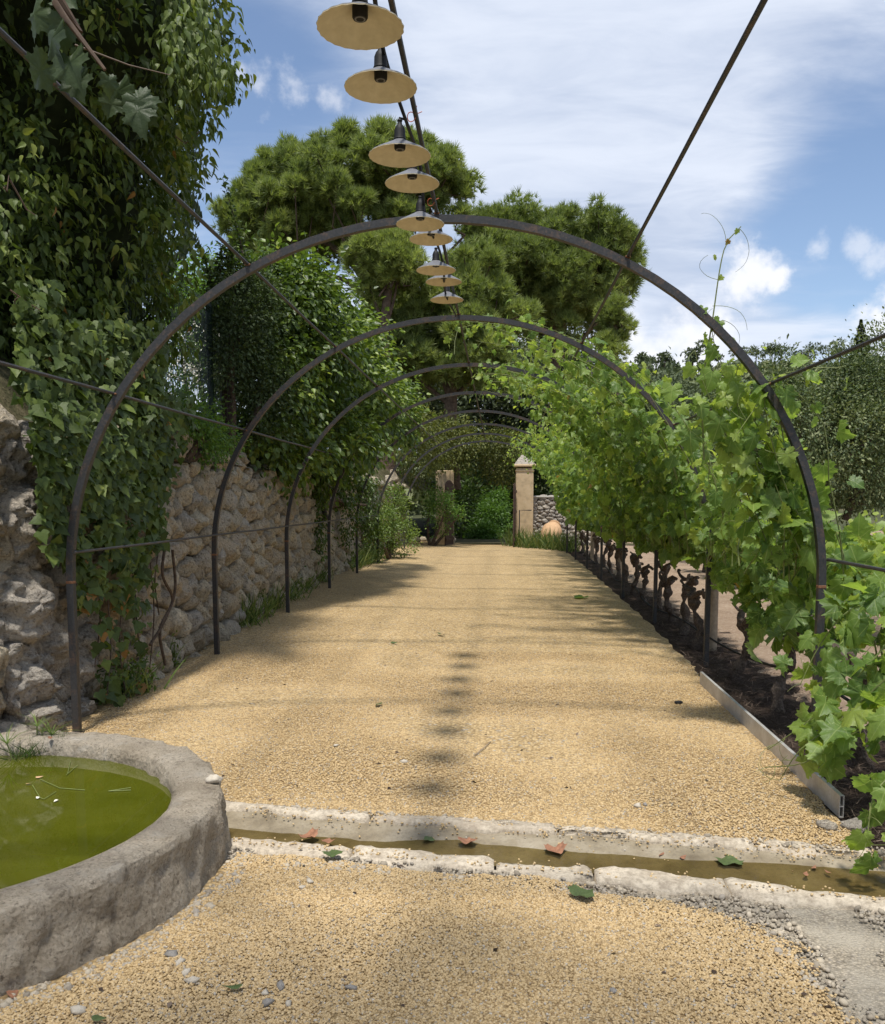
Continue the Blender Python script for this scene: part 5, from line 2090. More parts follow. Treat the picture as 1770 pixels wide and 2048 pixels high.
def pine(label, Y, ells, n_cl, per, limbs, trunk, cl_px, yd, size=1.0, tintr=(0.05, 0.95)):
    base = np.array(trunk[0])
    o = empty('pine_tree', base)
    tag(o, label, 'pine tree', 'tall pines behind the gate')
    k = Y / F
    E = []
    for (u, v, rx, ry) in ells:
        E.append((P(u, v, Y), np.array([rx * k, min(yd, rx * k * 1.1), ry * k])))
    vol = np.array([e[1][0] * e[1][2] for e in E])
    wch = rng.choice(len(E), n_cl, p=vol / vol.sum())
    cc, od = [], []
    for q in wch:
        d = unit(rng.normal(size=3))
        if d[2] < -0.35:
            d[2] *= -0.7
        f = 0.76 + 0.30 * rng.random() if rng.random() < 0.8 else 0.45 * rng.random() + 0.2
        c = E[q][0] + d * E[q][1] * f
        cc.append(c)
        od.append(unit(d / E[q][1] + np.array([0, 0, 0.25])))
    cc, od = np.array(cc), np.array(od)
    r_cl = cl_px * k * (0.5 + 0.75 * rng.random(n_cl))
    # tufts over the upper shell of every clump
    d = unit(rng.normal(size=(n_cl, per, 3)) + np.array([0, 0, 0.55]) + od[:, None] * 0.5)
    rad = (0.45 + 0.75 * rng.random((n_cl, per, 1))) * r_cl[:, None, None]
    pos = (cc[:, None] + d * rad * np.array([1, 1, 0.85])).reshape(-1, 3)
    tip = unit(d.reshape(-1, 3) * 0.8 + np.array([0, 0, 0.75]) + rng.normal(size=(n_cl * per, 3)) * 0.48)
    ct = np.repeat(rng.random(n_cl), per)
    hgt = d[..., 2].ravel()
    tint = np.clip(tintr[0] + (tintr[1] - tintr[0]) * (0.30 * ct + 0.60 * rng.random(n_cl * per) + 0.10), 0, 1)
    foliage('crown', TUFT, pos, frames(tip, rnd_dirs(len(pos))), size * (0.8 + 0.5 * rng.random(len(pos))), tint, MAT['pine_needle'], o)
    MB().tube(path_pts(trunk, 0.6), np.linspace(0.34, 0.14, len(path_pts(trunk, 0.6))), 10).build('trunk', MAT['pine_bark'], o, smooth=True)
    for lp, r in limbs:
        pt = path_pts(lp, 0.4)
        MB().tube(pt, np.linspace(r, r * 0.35, len(pt)), 7).build('branch', MAT['pine_bark'], o, smooth=True)
    m = MB()
    for q in range(0, n_cl):
        j = np.argmin([np.linalg.norm(cc[q] - np.array(lp[-1])) for lp, r in limbs])
        a_ = np.array(limbs[j][0][-1])
        if np.linalg.norm(a_ - cc[q]) > 7:
            continue
        m.tube([a_, (a_ + cc[q]) / 2 + rng.normal(size=3) * 0.25 - np.array([0, 0, .2]), cc[q]], [0.05, 0.035, 0.02], 5, cap=False)
    m.build('twigs', MAT['pine_bark'], o)['kind'] = 'stuff'
    return o


Y1 = 37.0
tr1 = [P(765, 960, Y1), P(768, 760, Y1), P(772, 640, Y1), P(765, 520, Y1), P(757, 400, Y1)]
lm1 = [([P(770, 660, Y1), P(735, 600, Y1), P(690, 560, Y1 - .5), P(600, 540, Y1 - 1)], 0.15), ([P(765, 640, Y1), P(715, 540, Y1), P(660, 490, Y1 - .5), P(560, 430, Y1)], 0.19),
       ([P(762, 520, Y1), P(700, 430, Y1), P(640, 370, Y1)], 0.15), ([P(765, 540, Y1), P(800, 450, Y1), P(850, 380, Y1)], 0.16), ([P(770, 560, Y1), P(790, 470, Y1 + .5), P(780, 330, Y1 + .5)], 0.17),
       ([P(770, 650, Y1), P(800, 600, Y1 - 1), P(800, 550, Y1 - 1.5)], 0.11), ([P(766, 600, Y1), P(735, 560, Y1 - 1), P(725, 520, Y1 - 1.5)], 0.09), ([P(770, 600, Y1), P(880, 520, Y1), P(930, 470, Y1)], 0.12),
       ([P(770, 690, Y1), P(700, 610, Y1), P(620, 575, Y1 - .5)], 0.10)]
pine('tallest pine with broad rounded crown rising behind the hanging lamps', Y1,
     [(720, 400, 150, 100), (600, 405, 95, 95), (510, 455, 60, 80), (835, 380, 85, 75), (570, 355, 45, 40), (730, 325, 110, 42), (620, 490, 90, 55), (850, 435, 72, 45), (540, 505, 60, 50), (700, 450, 170, 70), (880, 380, 50, 60)],
     330, 76, lm1, tr1, 26, 4.2)
pine('young bushy pine with bright clumps below the crown of the tallest pine', 32.0,
     [(735, 520, 32, 36), (795, 545, 42, 60), (765, 585, 36, 40)], 44, 90, [([P(770, 660, 32), P(790, 590, 32), P(795, 540, 32)], 0.08), ([P(770, 660, 32), P(740, 570, 32), P(735, 520, 32)], 0.07)],
     [P(775, 960, 32), P(772, 760, 32), P(770, 640, 32), P(780, 560, 32)], 26, 1.2, 0.85, (0.25, 1.0))
pine('low spreading pine filling the view behind the second arch top', 34.0,
     [(830, 650, 90, 55), (930, 590, 80, 80), (900, 690, 110, 70), (760, 690, 70, 70), (990, 660, 60, 60), (800, 740, 90, 60), (930, 760, 80, 50)], 190, 80,
     [([P(900, 800, 34), P(870, 720, 34), P(830, 660, 34)], 0.1), ([P(900, 800, 34), P(930, 700, 34), P(930, 600, 34)], 0.12), ([P(900, 800, 34), P(960, 740, 34), P(990, 660, 34)], 0.1), ([P(900, 810, 34), P(840, 760, 34), P(770, 700, 34)], 0.1)],
     [P(905, 980, 34), P(900, 860, 34), P(905, 760, 34), P(920, 650, 34)], 30, 2.6, 0.9, (0.1, 0.9))
Y2 = 43.0
pine('second big pine with dense dark crown right of the lamps', Y2,
     [(1100, 525, 150, 75), (1010, 478, 65, 42), (1195, 525, 80, 60), (1245, 575, 40, 50), (1060, 570, 130, 80), (1170, 590, 100, 70), (1110, 650, 110, 60), (980, 500, 60, 60), (1010, 580, 80, 90)],
     300, 80, [([P(1110, 760, Y2), P(1130, 640, Y2), P(1180, 560, Y2)], 0.2), ([P(1110, 760, Y2), P(1080, 620, Y2), P(1030, 520, Y2)], 0.2), ([P(1110, 740, Y2), P(1110, 620, Y2), P(1100, 520, Y2)], 0.2), ([P(1115, 720, Y2), P(1180, 660, Y2), P(1240, 590, Y2)], 0.12)],
     [P(1120, 1000, Y2), P(1115, 850, Y2), P(1112, 740, Y2), P(1105, 560, Y2)], 32, 4.5, 1.05, (0.0, 0.8))
pine('slim pale green young pine at the right edge of the dark pine', 36.0, [(1228, 650, 18, 40), (1225, 700, 24, 40)], 16, 90, [([P(1227, 740, 36), P(1228, 690, 36), P(1229, 640, 36)], 0.05)],
     [P(1226, 960, 36), P(1227, 800, 36), P(1228, 640, 36)], 18, 0.5, 0.8, (0.25, 0.9))

# cypress behind the ivy tree
cyp = empty('cypress_tree', (-4.42, 11.4, 2.6))
tag(cyp, 'narrow dark cypress peeping out behind the ivy covered tree', 'cypress')
MB().tube([(-4.42, 11.4, 2.2), (-4.42, 11.4, 9)], [0.2, 0.05], 8).build('trunk', MAT['bark'], cyp)
n = 9000
a = rng.uniform(0, 6.283, n)
z = 2.6 + 6.9 * rng.random(n)
rc = np.interp(z, [2.5, 4.1, 4.9, 6.5, 8.5, 9.6], [0.12, 0.18, 0.88, 0.95, 0.6, 0.05]) * (0.86 + 0.22 * rng.random(n))
pos = np.stack([-4.42 + rc * np.cos(a), 11.4 + rc * np.sin(a), z], 1)
ow = np.stack([np.cos(a), np.sin(a), 0 * a], 1)
foliage('crown', QUAD, pos, frames(unit(ow * 0.4 + np.array([0, 0, 1]) + rng.normal(size=(n, 3)) * 0.2), ow + rng.normal(size=(n, 3)) * 0.4), 0.12 * (0.6 + 0.8 * rng.random(n)), 0.35 * rng.random(n), MAT['forest_leaf'], cyp)

# thicket on the right, beyond the second row
TRK = P(1600, 1010, 22)
bush('grey_green_tree', 'broad grey green tree right of the first arch with spiky top', 'tree', [(1640, 880, 125, 90, 22, 1.6), (1730, 800, 80, 95, 23, 1.6), (1560, 840, 55, 80, 21.5, 1.2), (1780, 880, 90, 110, 23, 1.8), (1700, 960, 110, 60, 22.5, 1.5), (1600, 785, 26, 45, 22, .5), (1672, 765, 30, 50, 22.5, .5), (1765, 720, 38, 60, 23.5, .6), (1555, 760, 16, 34, 21.5, .4)],
     900, 48, 0.19, 0.09, 'grey_leaf', tintr=(-0.1, 1.25), base=(TRK[0], 22.0, -0.2), crown='crown',
     stems=[([P(1640, 1050, 22) * np.array([1, 1, 0]) + np.array([0, 0, -0.2]), P(1610, 980, 22), P(1600, 900, 22), P(1590, 800, 22)], 0.16), ([P(1610, 980, 22), P(1680, 930, 22), P(1740, 880, 22)], 0.10), ([P(1600, 960, 22), P(1560, 900, 22), P(1540, 820, 22)], 0.08),
            ([P(1690, 1040, 22.5), P(1720, 960, 22.5), P(1700, 860, 22.5)], 0.1)], shell=0.6)
bush('grey_shrub', 'pale grey green shrub between vine leaves and the broad tree', 'shrub', [(1450, 820, 50, 50, 24, 1.0), (1410, 890, 70, 60, 23, 1.1), (1490, 910, 60, 60, 22, 1.0)], 300, 36, 0.11, 0.085, 'grey_leaf', tintr=(0.2, 1.0), base=(P(1450, 1000, 23)[0], 23, -0.1))
o = empty('young_fir', P(1722, 1000, 24) * np.array([1, 1, 0]))
tag(o, 'spire topped young fir against the clouds at the right', 'fir tree')
MB().tube([P(1722, 1010, 24), P(1722, 640, 24)], [0.1, 0.02], 7).build('trunk', MAT['bark'], o)
n = 6500
hv = 640 + 240 * rng.random(n) ** 1.3
rr = (hv - 638) * 0.24 * (0.55 + 0.45 * np.abs(np.sin(hv * 0.16))) / F * 24
a = rng.uniform(0, 6.283, n)
cen = np.array([P(1722, v_, 24) for v_ in hv])
rad = rr * (0.3 + 0.7 * rng.random(n) ** 0.5)
pos = cen + np.stack([rad * np.cos(a), rad * np.sin(a), 0 * a], 1)
ow = np.stack([np.cos(a), np.sin(a), 0 * a], 1)
foliage('crown', QUAD, pos, frames(unit(ow + np.array([0, 0, 0.3]) + rng.normal(size=(n, 3)) * 0.3), np.array([0, 0, 1]) + rng.normal(size=(n, 3)) * 0.4), np.clip(0.03 + rr * 0.35, 0.04, 0.16) * (0.6 + 0.6 * rng.random(n)), 0.6 * rng.random(n), MAT['grey_leaf'], o)

# far wood on the hillside: a mass
def blob_crown(seed, n=120):
    r_ = np.random.default_rng(seed)
    d = r_.normal(size=(n, 3))
    d /= np.linalg.norm(d, axis=1, keepdims=True)
    d[:, 2] = np.abs(d[:, 2]) * 0.9 - 0.15
    V, Fs = [], []
    for k in range(n):
        c = d[k] * r_.uniform(0.65, 1.0) * np.array([1, 1, 0.8])
        x = r_.normal(size=3)
        x = np.cross(x, d[k])
        x /= np.linalg.norm(x)
        y = np.cross(d[k], x)
        s = r_.uniform(0.10, 0.19)
        o_ = len(V)
        V += [c + x * s, c + y * s * 0.9 + d[k] * 0.12, c - x * s, c - y * s * 0.9 - d[k] * 0.12]
        Fs += [(o_, o_ + 1, o_ + 2), (o_, o_ + 2, o_ + 3)]
    return np.array(V) + np.array([0, 0, 0.6]), np.array(Fs), np.zeros((len(V), 2))


CROWN = [blob_crown(s) for s in range(5)]
n = 2300
X = rng.uniform(-20, 230, n)
Yf = 62 + 150 * rng.random(n)
Z = hill_z(X, Yf) - 0.6
s = rng.uniform(1.5, 3.0, n) * np.interp(Yf, [60, 120, 150, 212], [0.9, 1.0, 0.75, 0.5])
ang = rng.uniform(0, 6.28, n)
Rm = np.zeros((n, 3, 3))
Rm[:, 0, 0] = np.cos(ang)
Rm[:, 0, 1] = -np.sin(ang)
Rm[:, 1, 0] = np.sin(ang)
Rm[:, 1, 1] = np.cos(ang)
Rm[:, 2, 2] = rng.uniform(0.9, 1.5, n)
o = foliage('forest', CROWN, np.stack([X, Yf, Z], 1), Rm, s, rng.random(n), MAT['forest_leaf'], None, (60, 120, 0))
tag(o, 'dense wood of pines and oaks covering the far hillside', 'woodland')
# skyline pines one can tell apart
sp = [(1476, 694, 26), (1500, 690, 30), (1522, 692, 24), (1546, 692, 26), (1568, 684, 34), (1596, 688, 30), (1616, 684, 34), (1642, 680, 36), (1668, 682, 32), (1690, 676, 34), (1440, 700, 24), (1368, 690, 30), (1400, 694, 26), (1340, 694, 26), (1300, 706, 26), (1270, 700, 22)]
where = ['at the left start of the skyline row', 'second in the skyline row', 'third in the skyline row, small', 'fourth in the skyline row, with bare trunk', 'wide crowned in the middle of the skyline row', 'sixth in the skyline row', 'seventh in the skyline row',
         'tallest on the ridge', 'ninth in the skyline row', 'at the right end of the skyline row beside the fir', 'just right of the first arch on the ridge', 'round topped below the heaped cloud', 'next right of the round topped one', 'left of the round topped one',
         'beside the climbing vine tips at the ridge end', 'leftmost on the ridge by the dark pine']
for (u, v, hpx), lb in zip(sp, where):
    Yk = 175.0 if u > 1420 else 120.0
    top = P(u, v, Yk)
    hh = hpx * Yk / F * random.uniform(0.95, 1.45)
    top = top + np.array([random.uniform(-1.5, 1.5), 0, random.uniform(-0.9, 0.3)])
    o = empty('ridge_pine', (top[0], Yk, top[2] - hh))
    tag(o, 'tiny far pine ' + lb, 'pine tree', 'pines along the ridge line')
    MB().tube([(top[0], Yk, top[2] - hh - 1.5), (top[0] + 0.1, Yk, top[2] - hh * 0.3)], [0.14, 0.08], 5).build('trunk', MAT['pine_bark'], o)
    nn = 420
    dd = rnd_dirs(nn)
    wdt = hh * random.uniform(0.34, 0.62)
    sub = rng.normal(size=(5, 3)) * np.array([wdt * 0.55, wdt * 0.5, hh * 0.13])
    pos = np.array([top[0], Yk, top[2] - hh * 0.30]) + sub[rng.integers(0, 5, nn)] + dd * np.array([wdt * 0.6, wdt * 0.6, hh * 0.17]) * (0.35 + 0.65 * rng.random((nn, 1)))
    foliage('crown', QUAD, pos, frames(dd, rnd_dirs(nn) + np.array([0, 0, 0.5])), 0.42 * (0.6 + 0.6 * rng.random(nn)), 0.1 + 0.7 * rng.random(nn), MAT['forest_leaf'], o)

# ------------------------------------------------------------------ GATE, PILLARS, HOUSE, POLE
def pillar(cx_, cy_, w_, top, label, cap=True):
    o = empty('gate_pillar', (cx_, cy_, 0))
    tag(o, label, 'gate pillar', 'plastered gate pillars')
    ct_ = top - (0.42 if cap else 0.0)
    MB().box((cx_, cy_, (ct_ - 0.1) / 2 - 0.05), (w_, w_, ct_ + 0.1), bev=0.02).build('shaft', MAT['ochre_plaster'], o)
    if cap:
        MB().box((cx_, cy_, ct_ - 0.14), (w_ + 0.05, w_ + 0.05, 0.06), bev=0.015).build('band', MAT['ochre_plaster'], o)
        m = MB()
        m.box((cx_, cy_, ct_ + 0.045), (w_ + 0.16, w_ + 0.16, 0.09), bev=0.02)
        m.build('cornice', MAT['ochre_plaster'], o)
        m = MB()
        a_, b_ = (w_ + 0.12) / 2, (w_ - 0.12) / 2 * 0.55
        z_ = ct_ + 0.088
        V = [(cx_ + sx * a_, cy_ + sy * a_, z_) for sx, sy in ((-1, -1), (1, -1), (1, 1), (-1, 1))] + [(cx_ + sx * b_, cy_ + sy * b_, top) for sx, sy in ((-1, -1), (1, -1), (1, 1), (-1, 1))]
        m.add(V, [(0, 1, 5, 4), (1, 2, 6, 5), (2, 3, 7, 6), (3, 0, 4, 7), (4, 5, 6, 7)])
        m.build('cap', MAT['crag'], o)


pillar(1.32, 31.9, 0.62, 3.19, 'ochre plastered gate pillar with pyramid cap, right of the opening')
pillar(-1.52, 31.9, 0.62, 2.70, 'ochre gate pillar half hidden by the climber, left of the opening', cap=False)


def gate(hx, hy, ang, ln, top, label):
    o = empty('gate_leaf', (hx, hy, 0))
    tag(o, label, 'gate', 'leaves of the open wooden gate')
    rt_ = Matrix.Rotation(ang, 3, 'Z')

    def at(a_, b_, c_):
        q = rt_ @ Vector((a_, b_, 0))
        return (hx + q.x, hy + q.y, c_)
    m = MB()
    for z_ in (0.25, 1.2, top - 0.25):
        m.box(at(ln / 2, 0.035, z_), (ln, 0.03, 0.09), rt_)
    m.build('rail', MAT['gate_wood'], o)
    nb_ = 9
    for k in range(nb_):
        a_ = ln * (k + 0.5) / nb_
        tp = top + 0.12 * math.sin(math.pi * k / (nb_ - 1)) - 0.1
        m = MB()
        m.box(at(a_, 0, tp / 2 + 0.03), (ln / nb_ - 0.02, 0.035, tp - 0.02), rt_, bev=0.004)
        m.build('plank', MAT['gate_wood'], o, loc=at(a_, 0, 0))


gate(1.00, 31.5, R(-94), 1.25, 2.15, 'dark brown plank gate leaf swung open against the right pillar')
gate(-1.20, 31.5, R(-100), 1.25, 2.25, 'dark brown plank gate leaf swung open behind the rose bush')

# little wall right of the gate with its stones
sw = empty('gate_wall', (2.6, 32.2, 0))
tag(sw, 'low grey rubble wall running right from the gate pillar', 'wall')
MB().box((2.95, 32.3, 0.8), (2.6, 0.3, 1.75)).build('mortar_core', MAT['mortar'], sw)
acc = []
random.seed(3)
for _ in range(2500):
    p = (random.uniform(0, 2.6), random.uniform(0, 1.68))
    p = (p[0], p[1] * 1.7)
    if all((p[0] - q[0]) ** 2 + (p[1] - q[1]) ** 2 > (0.15 + 0.12 * ((p[0] * 7.7) % 1)) ** 2 for q in acc):
        acc.append(p)
th2, rd2 = voronoi_stones(np.array(acc), 12, 14.0, 14, 0.97)
for i, (a_, b_) in enumerate(acc):
    V, Fs = stone_geo(th2, np.minimum(rd2[i], 0.2), 0.05, i * 0.9, ((0, 1), (0.6, 0.95), (0.9, 0.6), (1.0, -0.3)))
    V[:, 1] /= 1.7
    b_ = b_ / 1.7
    W = np.stack([V[:, 0], -V[:, 2], V[:, 1]], 1)
    link('stone', mesh_np('stone', W, Fs, MAT['crag'], np.full(len(W), random.random()), smooth=True), sw, (1.65 + a_, 32.13, b_ + 0.02))
MB().box((2.95, 32.28, 1.72), (2.62, 0.42, 0.07), bev=0.02).build('coping', MAT['concrete_pole'], sw)

# left side wall end / stones on the ground by the rose
rng = np.random.default_rng(71)
for (u, v, s_, lb) in ((846, 1088, .16, 'pale rough stone at the path end, left of the rose bush'), (868, 1090, .15, 'small pale stone in front of the rose bush'), (882, 1087, .17, 'pale rounded stone in front of the rose stems'), (902, 1086, .2, 'largest pale stone at the foot of the left gate leaf'), (830, 1090, .2, 'flat pale stone by the round bush')):
    p = G(u, v)
    tag(link('rock', rock_mesh('rock', (s_, s_ * .8, s_ * .7), MAT['rubble'], u * .3, 2), None, (p[0], p[1], 0.06 + float(gz(p[0], p[1])))), lb, 'rock', 'stones at the path end')

# jar lying in the iris bed
m = MB()
rj = Matrix.Rotation(R(28), 3, 'Y') @ Matrix.Rotation(R(-58), 3, 'X')
m.lathe([(0.0, 0), (0.20, 0.0), (0.30, 0.15), (0.36, 0.38), (0.36, 0.55), (0.28, 0.75), (0.20, 0.84), (0.19, 0.88), (0.24, 0.92), (0.235, 0.95), (0.19, 0.95), (0.16, 0.86), (0.24, 0.7), (0.3, 0.5)], (2.15, 30.9, 0.25), 28, None, rj)
tag(m.build('terracotta_jar', MAT['terracotta'], None, loc=(2.15, 30.9, 0.25), smooth=True), 'orange terracotta jar tipped over beside the iris bed', 'jar')
# thin iron rail by the pillar
m = MB()
m.tube([(1.13, 31.0, -0.05), (1.13, 31.0, 1.25), (1.55, 31.0, 1.25)], 0.02, 6)
tag(m.build('iron_rail', MAT['steel'], None, loc=(1.13, 31, 0)), 'thin rusty iron rail before the right gate pillar', 'rail')
# iris bed
for (pts_, lb) in (([(1025, 1092), (1045, 1094), (1060, 1096)], 'iris clump with pale striped blades at the gate pillar'), ([(1075, 1096), (1090, 1097), (1105, 1099)], 'iris clump right of the paler one, by the jar'), ([(1118, 1100), (1135, 1102), (1150, 1103)], 'dark iris clump at the vine row end')):
    pp = [(*G(u, v)[:2], 0.0) for u, v in pts_]
    weeds('iris_clump', lb, 'iris plants', pp, 260, 0.62, 0.16, 'grass', 'irises by the gate', 0.45, 0)

# pink house far behind
hy = 78.0
hp_ = P(1003, 880, hy)
house = empty('pink_house', (hp_[0], hy + 3, -0.5))
tag(house, 'pink plastered house far behind the arches, half hidden by trees', 'house')
wz = P(1003, 862, hy)[2]
MB().box((hp_[0], hy + 3, (wz - 0.5) / 2), (2.9, 6, wz + 0.5)).build('wall', MAT['pink_plaster'], house)
m = MB()
rz = P(1003, 846, hy)[2]
V = [(hp_[0] - 1.7, hy - .3, wz), (hp_[0] + 1.7, hy - .3, wz), (hp_[0] + 1.7, hy + 6.3, wz), (hp_[0] - 1.7, hy + 6.3, wz), (hp_[0] - 1.7, hy + 3, rz), (hp_[0] + 1.7, hy + 3, rz)]
m.add(V, [(0, 1, 5, 4), (2, 3, 4, 5), (0, 4, 3), (1, 2, 5), (0, 3, 2, 1)])
m.build('roof', MAT['roof_tile'], house)
for k in range(3):
    m = MB()
    m.box((hp_[0] - 0.8 + 0.8 * k, hy - 0.03, wz - 0.9), (0.32, 0.06, 1.0))
    m.build('window', MAT['dark_pane'], house)

# pierced concrete utility pole among the pines
pb = P(1180, 650, 46.0)
pole = empty('utility_pole', (pb[0], 46.0, 0))
tag(pole, 'pale pierced concrete utility pole with pointed top among the dark pines', 'pole')
ztp = P(1180, 586, 46.0)[2]
m = MB()
wp_ = 0.30
for sx in (-1, 1):
    m.box((pb[0] + sx * wp_ * 0.36, 46.0, ztp / 2 - 0.3), (0.07, 0.2, ztp - 0.5))
for z_ in np.arange(0.3, ztp - 0.4, 0.55):
    m.box((pb[0], 46.0, z_), (wp_ * 0.72 - 0.072, 0.18, 0.16))
m.build('shaft', MAT['concrete_pole'], pole)
m = MB()
m.box((pb[0], 46, ztp - 0.50), (0.30, 0.24, 0.09))
V = [(pb[0] - .13, 45.9, ztp - .455), (pb[0] + .13, 45.9, ztp - .455), (pb[0] + .13, 46.1, ztp - .455), (pb[0] - .13, 46.1, ztp - .455), (pb[0], 46, ztp)]
m.add(V, [(0, 1, 4), (1, 2, 4), (2, 3, 4), (3, 0, 4), (0, 3, 2, 1)])
m.build('pointed_top', MAT['concrete_pole'], pole)
m = MB()
m.tube([(pb[0], 46, ztp - .8), (pb[0] - 3.5, 47, ztp - 1.7), (pb[0] - 8, 48, ztp - 3)], 0.02, 5)
tag(m.build('overhead_wire', MAT['black_rubber'], None, loc=(pb[0], 46, ztp)), 'overhead wire running left from the concrete pole', 'wire')

# ------------------------------------------------------------------ PLANE TREE OVERHEAD
rng = np.random.default_rng(91)
pt_ = empty('plane_tree', (-4.6, -2.6, 0))
tag(pt_, 'plane tree overhead whose leafy branch hangs into the upper left corner', 'tree')
MB().tube([(-4.6, -2.6, -.3), (-4.5, -2.5, 2), (-4.2, -2.2, 5), (-3.6, -2.0, 8)], [0.34, 0.27, 0.22, 0.15], 12).build('trunk', MAT['pine_bark'], pt_, smooth=True)
br = [[(-4.2, -2.2, 4.6), (-3.0, 0.2, 5.2), (-1.6, 1.4, 4.4), tuple(P(85, -60, 2.35)), tuple(P(110, 5, 2.35)), tuple(P(160, 75, 2.35)), tuple(P(210, 140, 2.35))],
      [(-4.0, -2.2, 6.0), (-2, -1.6, 7.6), (0.5, -1.5, 8.6)], [(-4.1, -2.2, 5.5), (-5.5, 0, 7.5), (-6.5, 2, 8.8)], [(-3.8, -2.1, 7.2), (-3, -4, 9), (-2, -5, 9.8)], [(-3.6, -2.0, 8), (-2.5, -1, 9.6), (-1, 0, 10)],
      [(-3.9, -2.1, 6.4), (-3.6, 0.4, 8.2), (-3.4, 1.6, 9.0)]]
for k, b in enumerate(br):
    q = path_pts(b, 0.2)
    MB().tube(q, np.linspace(0.09 if k else 0.05, 0.02 if k else 0.0045, len(q)), 7).build('branch', MAT['bark'] if k else MAT['brown_stem'], pt_, smooth=True)
# crown in clumps, above and behind the camera
cl = []
for (c, r_, nn) in (((-0.4, -1.5, 9.2), (2.4, 0.9, 0.9), 18), ((-2.4, -3.0, 9.6), (2.0, 1.0, 1.3), 14), ((-6.6, -0.8, 9.2), (1.2, 1.6, 1.4), 16), ((-7.4, 1.2, 9.4), (1.0, 1.2, 1.2), 10), ((-5.5, -3.5, 8.5), (2.2, 1.8, 1.6), 34), ((1.6, -1.6, 9.0), (1.4, 1.0, .7), 9), ((0.2, 0.5, 6.4), (1.9, 0.5, .4), 5)):
    for _ in range(nn):
        cl.append(np.array(c) + rng.normal(size=3) * 0.55 * np.array(r_))
cl = np.array(cl)
per = 26
pos = (cl[:, None] + rng.normal(size=(len(cl), per, 3)) * np.array([0.30, 0.30, 0.18])).reshape(-1, 3)
nn = len(pos)
foliage('crown', PLANE, pos, frames(rnd_dirs(nn) * np.array([1, 1, .4]) + np.array([0, 0, -.4]), rnd_dirs(nn) * 0.7 + np.array([0, 0, 1])), 0.17 * (0.7 + 0.5 * rng.random(nn)), 0.2 + 0.6 * rng.random(nn), MAT['shrub_leaf'], pt_)
for (u, v, s_, tx, tz, tt) in ((115, 60, .145, -.2, -1, .35), (140, 110, .15, .3, -1, .45), (100, 125, .15, -.9, -.5, .6), (150, 150, .13, .4, -1, .3), (125, 30, .12, .1, -1, .6), (235, 165, .13, .2, -1, .5), (265, 185, .13, .7, -.8, .45), (275, 210, .12, .3, -1, .35), (230, 195, .09, -.4, -1, .7), (85, 10, .13, -.6, -.7, .8), (130, -15, .14, .5, -.6, .6), (215, 150, .07, .2, -.8, .8)):
    p = P(u, v, 2.35 + 0.1 * rng.random())
    s_ *= 0.64
    tt = 0.0 + 0.2 * tt
    fr = frames(np.array([[tx, -.35 + 0.5 * rng.normal(), tz]]), np.array([[0.5 * rng.normal(), -0.75, 0.55 + 0.4 * rng.normal()]]))
    me = mesh_np('leaf', GRAPE[int(u) % 4][0], GRAPE[int(u) % 4][1], MAT['grey_leaf'], np.full(len(GRAPE[0][0]), tt), GRAPE[0][2])
    leaf_parts(pt_, [me] * 3, [p], fr, [s_], [tt], [tt, tt, tt])

# ------------------------------------------------------------------ POND PLANTS AND BITS
pap = empty('papyrus_plant', G(80, 1495, 0.2))
tag(pap, 'small papyrus with spoke leaved heads growing at the back of the pond', 'papyrus')
for (u0, v0, u1, v1, s_) in ((72, 1500, 74, 1453, .15), (82, 1500, 84, 1466, .10), (95, 1498, 104, 1470, .15), (25, 1520, 14, 1488, .16), (108, 1490, 102, 1472, .08)):
    a_ = G(u0, v0, 0.19)
    b_ = P(u1, v1, a_[1])
    m = MB()
    m.tube([a_, (a_ + b_) / 2 + np.array([.003, 0, 0]), b_], 0.004, 5)
    st = m.build('stem', MAT['green_stem'], pap, smooth=True)
    nn = 16
    an = np.linspace(0, 6.283, nn, endpoint=False) + rng.normal(size=nn) * 0.2
    tip = np.stack([np.cos(an), np.sin(an), 0.25 + 0.7 * rng.random(nn)], 1)
    foliage('frond', BLADE, np.repeat(b_[None], nn, 0), frames(tip, np.tile([0, 0, 1.0], (nn, 1)) + rng.normal(size=(nn, 3)) * .1), s_ * (0.7 + 0.5 * rng.random(nn)), 0.4 + 0.4 * rng.random(nn), MAT['grass'], st, b_, None)
weeds('water_grass', 'dark tangle of grass roots at the back edge of the pond', 'grass', [G(u, v, 0.20) for u, v in ((40, 1515), (60, 1510), (110, 1500), (130, 1497))], 160, 0.10, 0.03, 'grass', None, 0.9, 0, (0, 0.4))


def flat_leaf(u, v, z, s_, mat, label, templ=None, curl=1.0, cat='leaf', group=None, ang=None):
    tv, tf, tu = (templ or PLANE[0])
    V = tv.copy()
    V[:, 1] -= 0.45
    V *= s_
    curl *= 0.6
    V[:, 2] = curl * s_ * (0.9 * (V[:, 0] / s_) ** 2 + 0.5 * (V[:, 1] / s_) ** 2) + 0.004
    V[:, 2] += s_ * 0.06 * np.sin(V[:, 0] / s_ * 9 + u)
    V[:, 2] -= V[:, 2].min()
    a_ = rng.uniform(0, 6.28) if ang is None else ang
    Rz = np.array([[math.cos(a_), -math.sin(a_), 0], [math.sin(a_), math.cos(a_), 0], [0, 0, 1]])
    V = V @ Rz.T
    p = G(u, v, z)
    me = mesh_np('fallen_leaf', V, tf, mat, np.full(len(V), 0.4), tu)
    o = link('fallen_leaf', me, None, (p[0], p[1], z + 0.004))
    tag(o, label, cat, group)
    return o


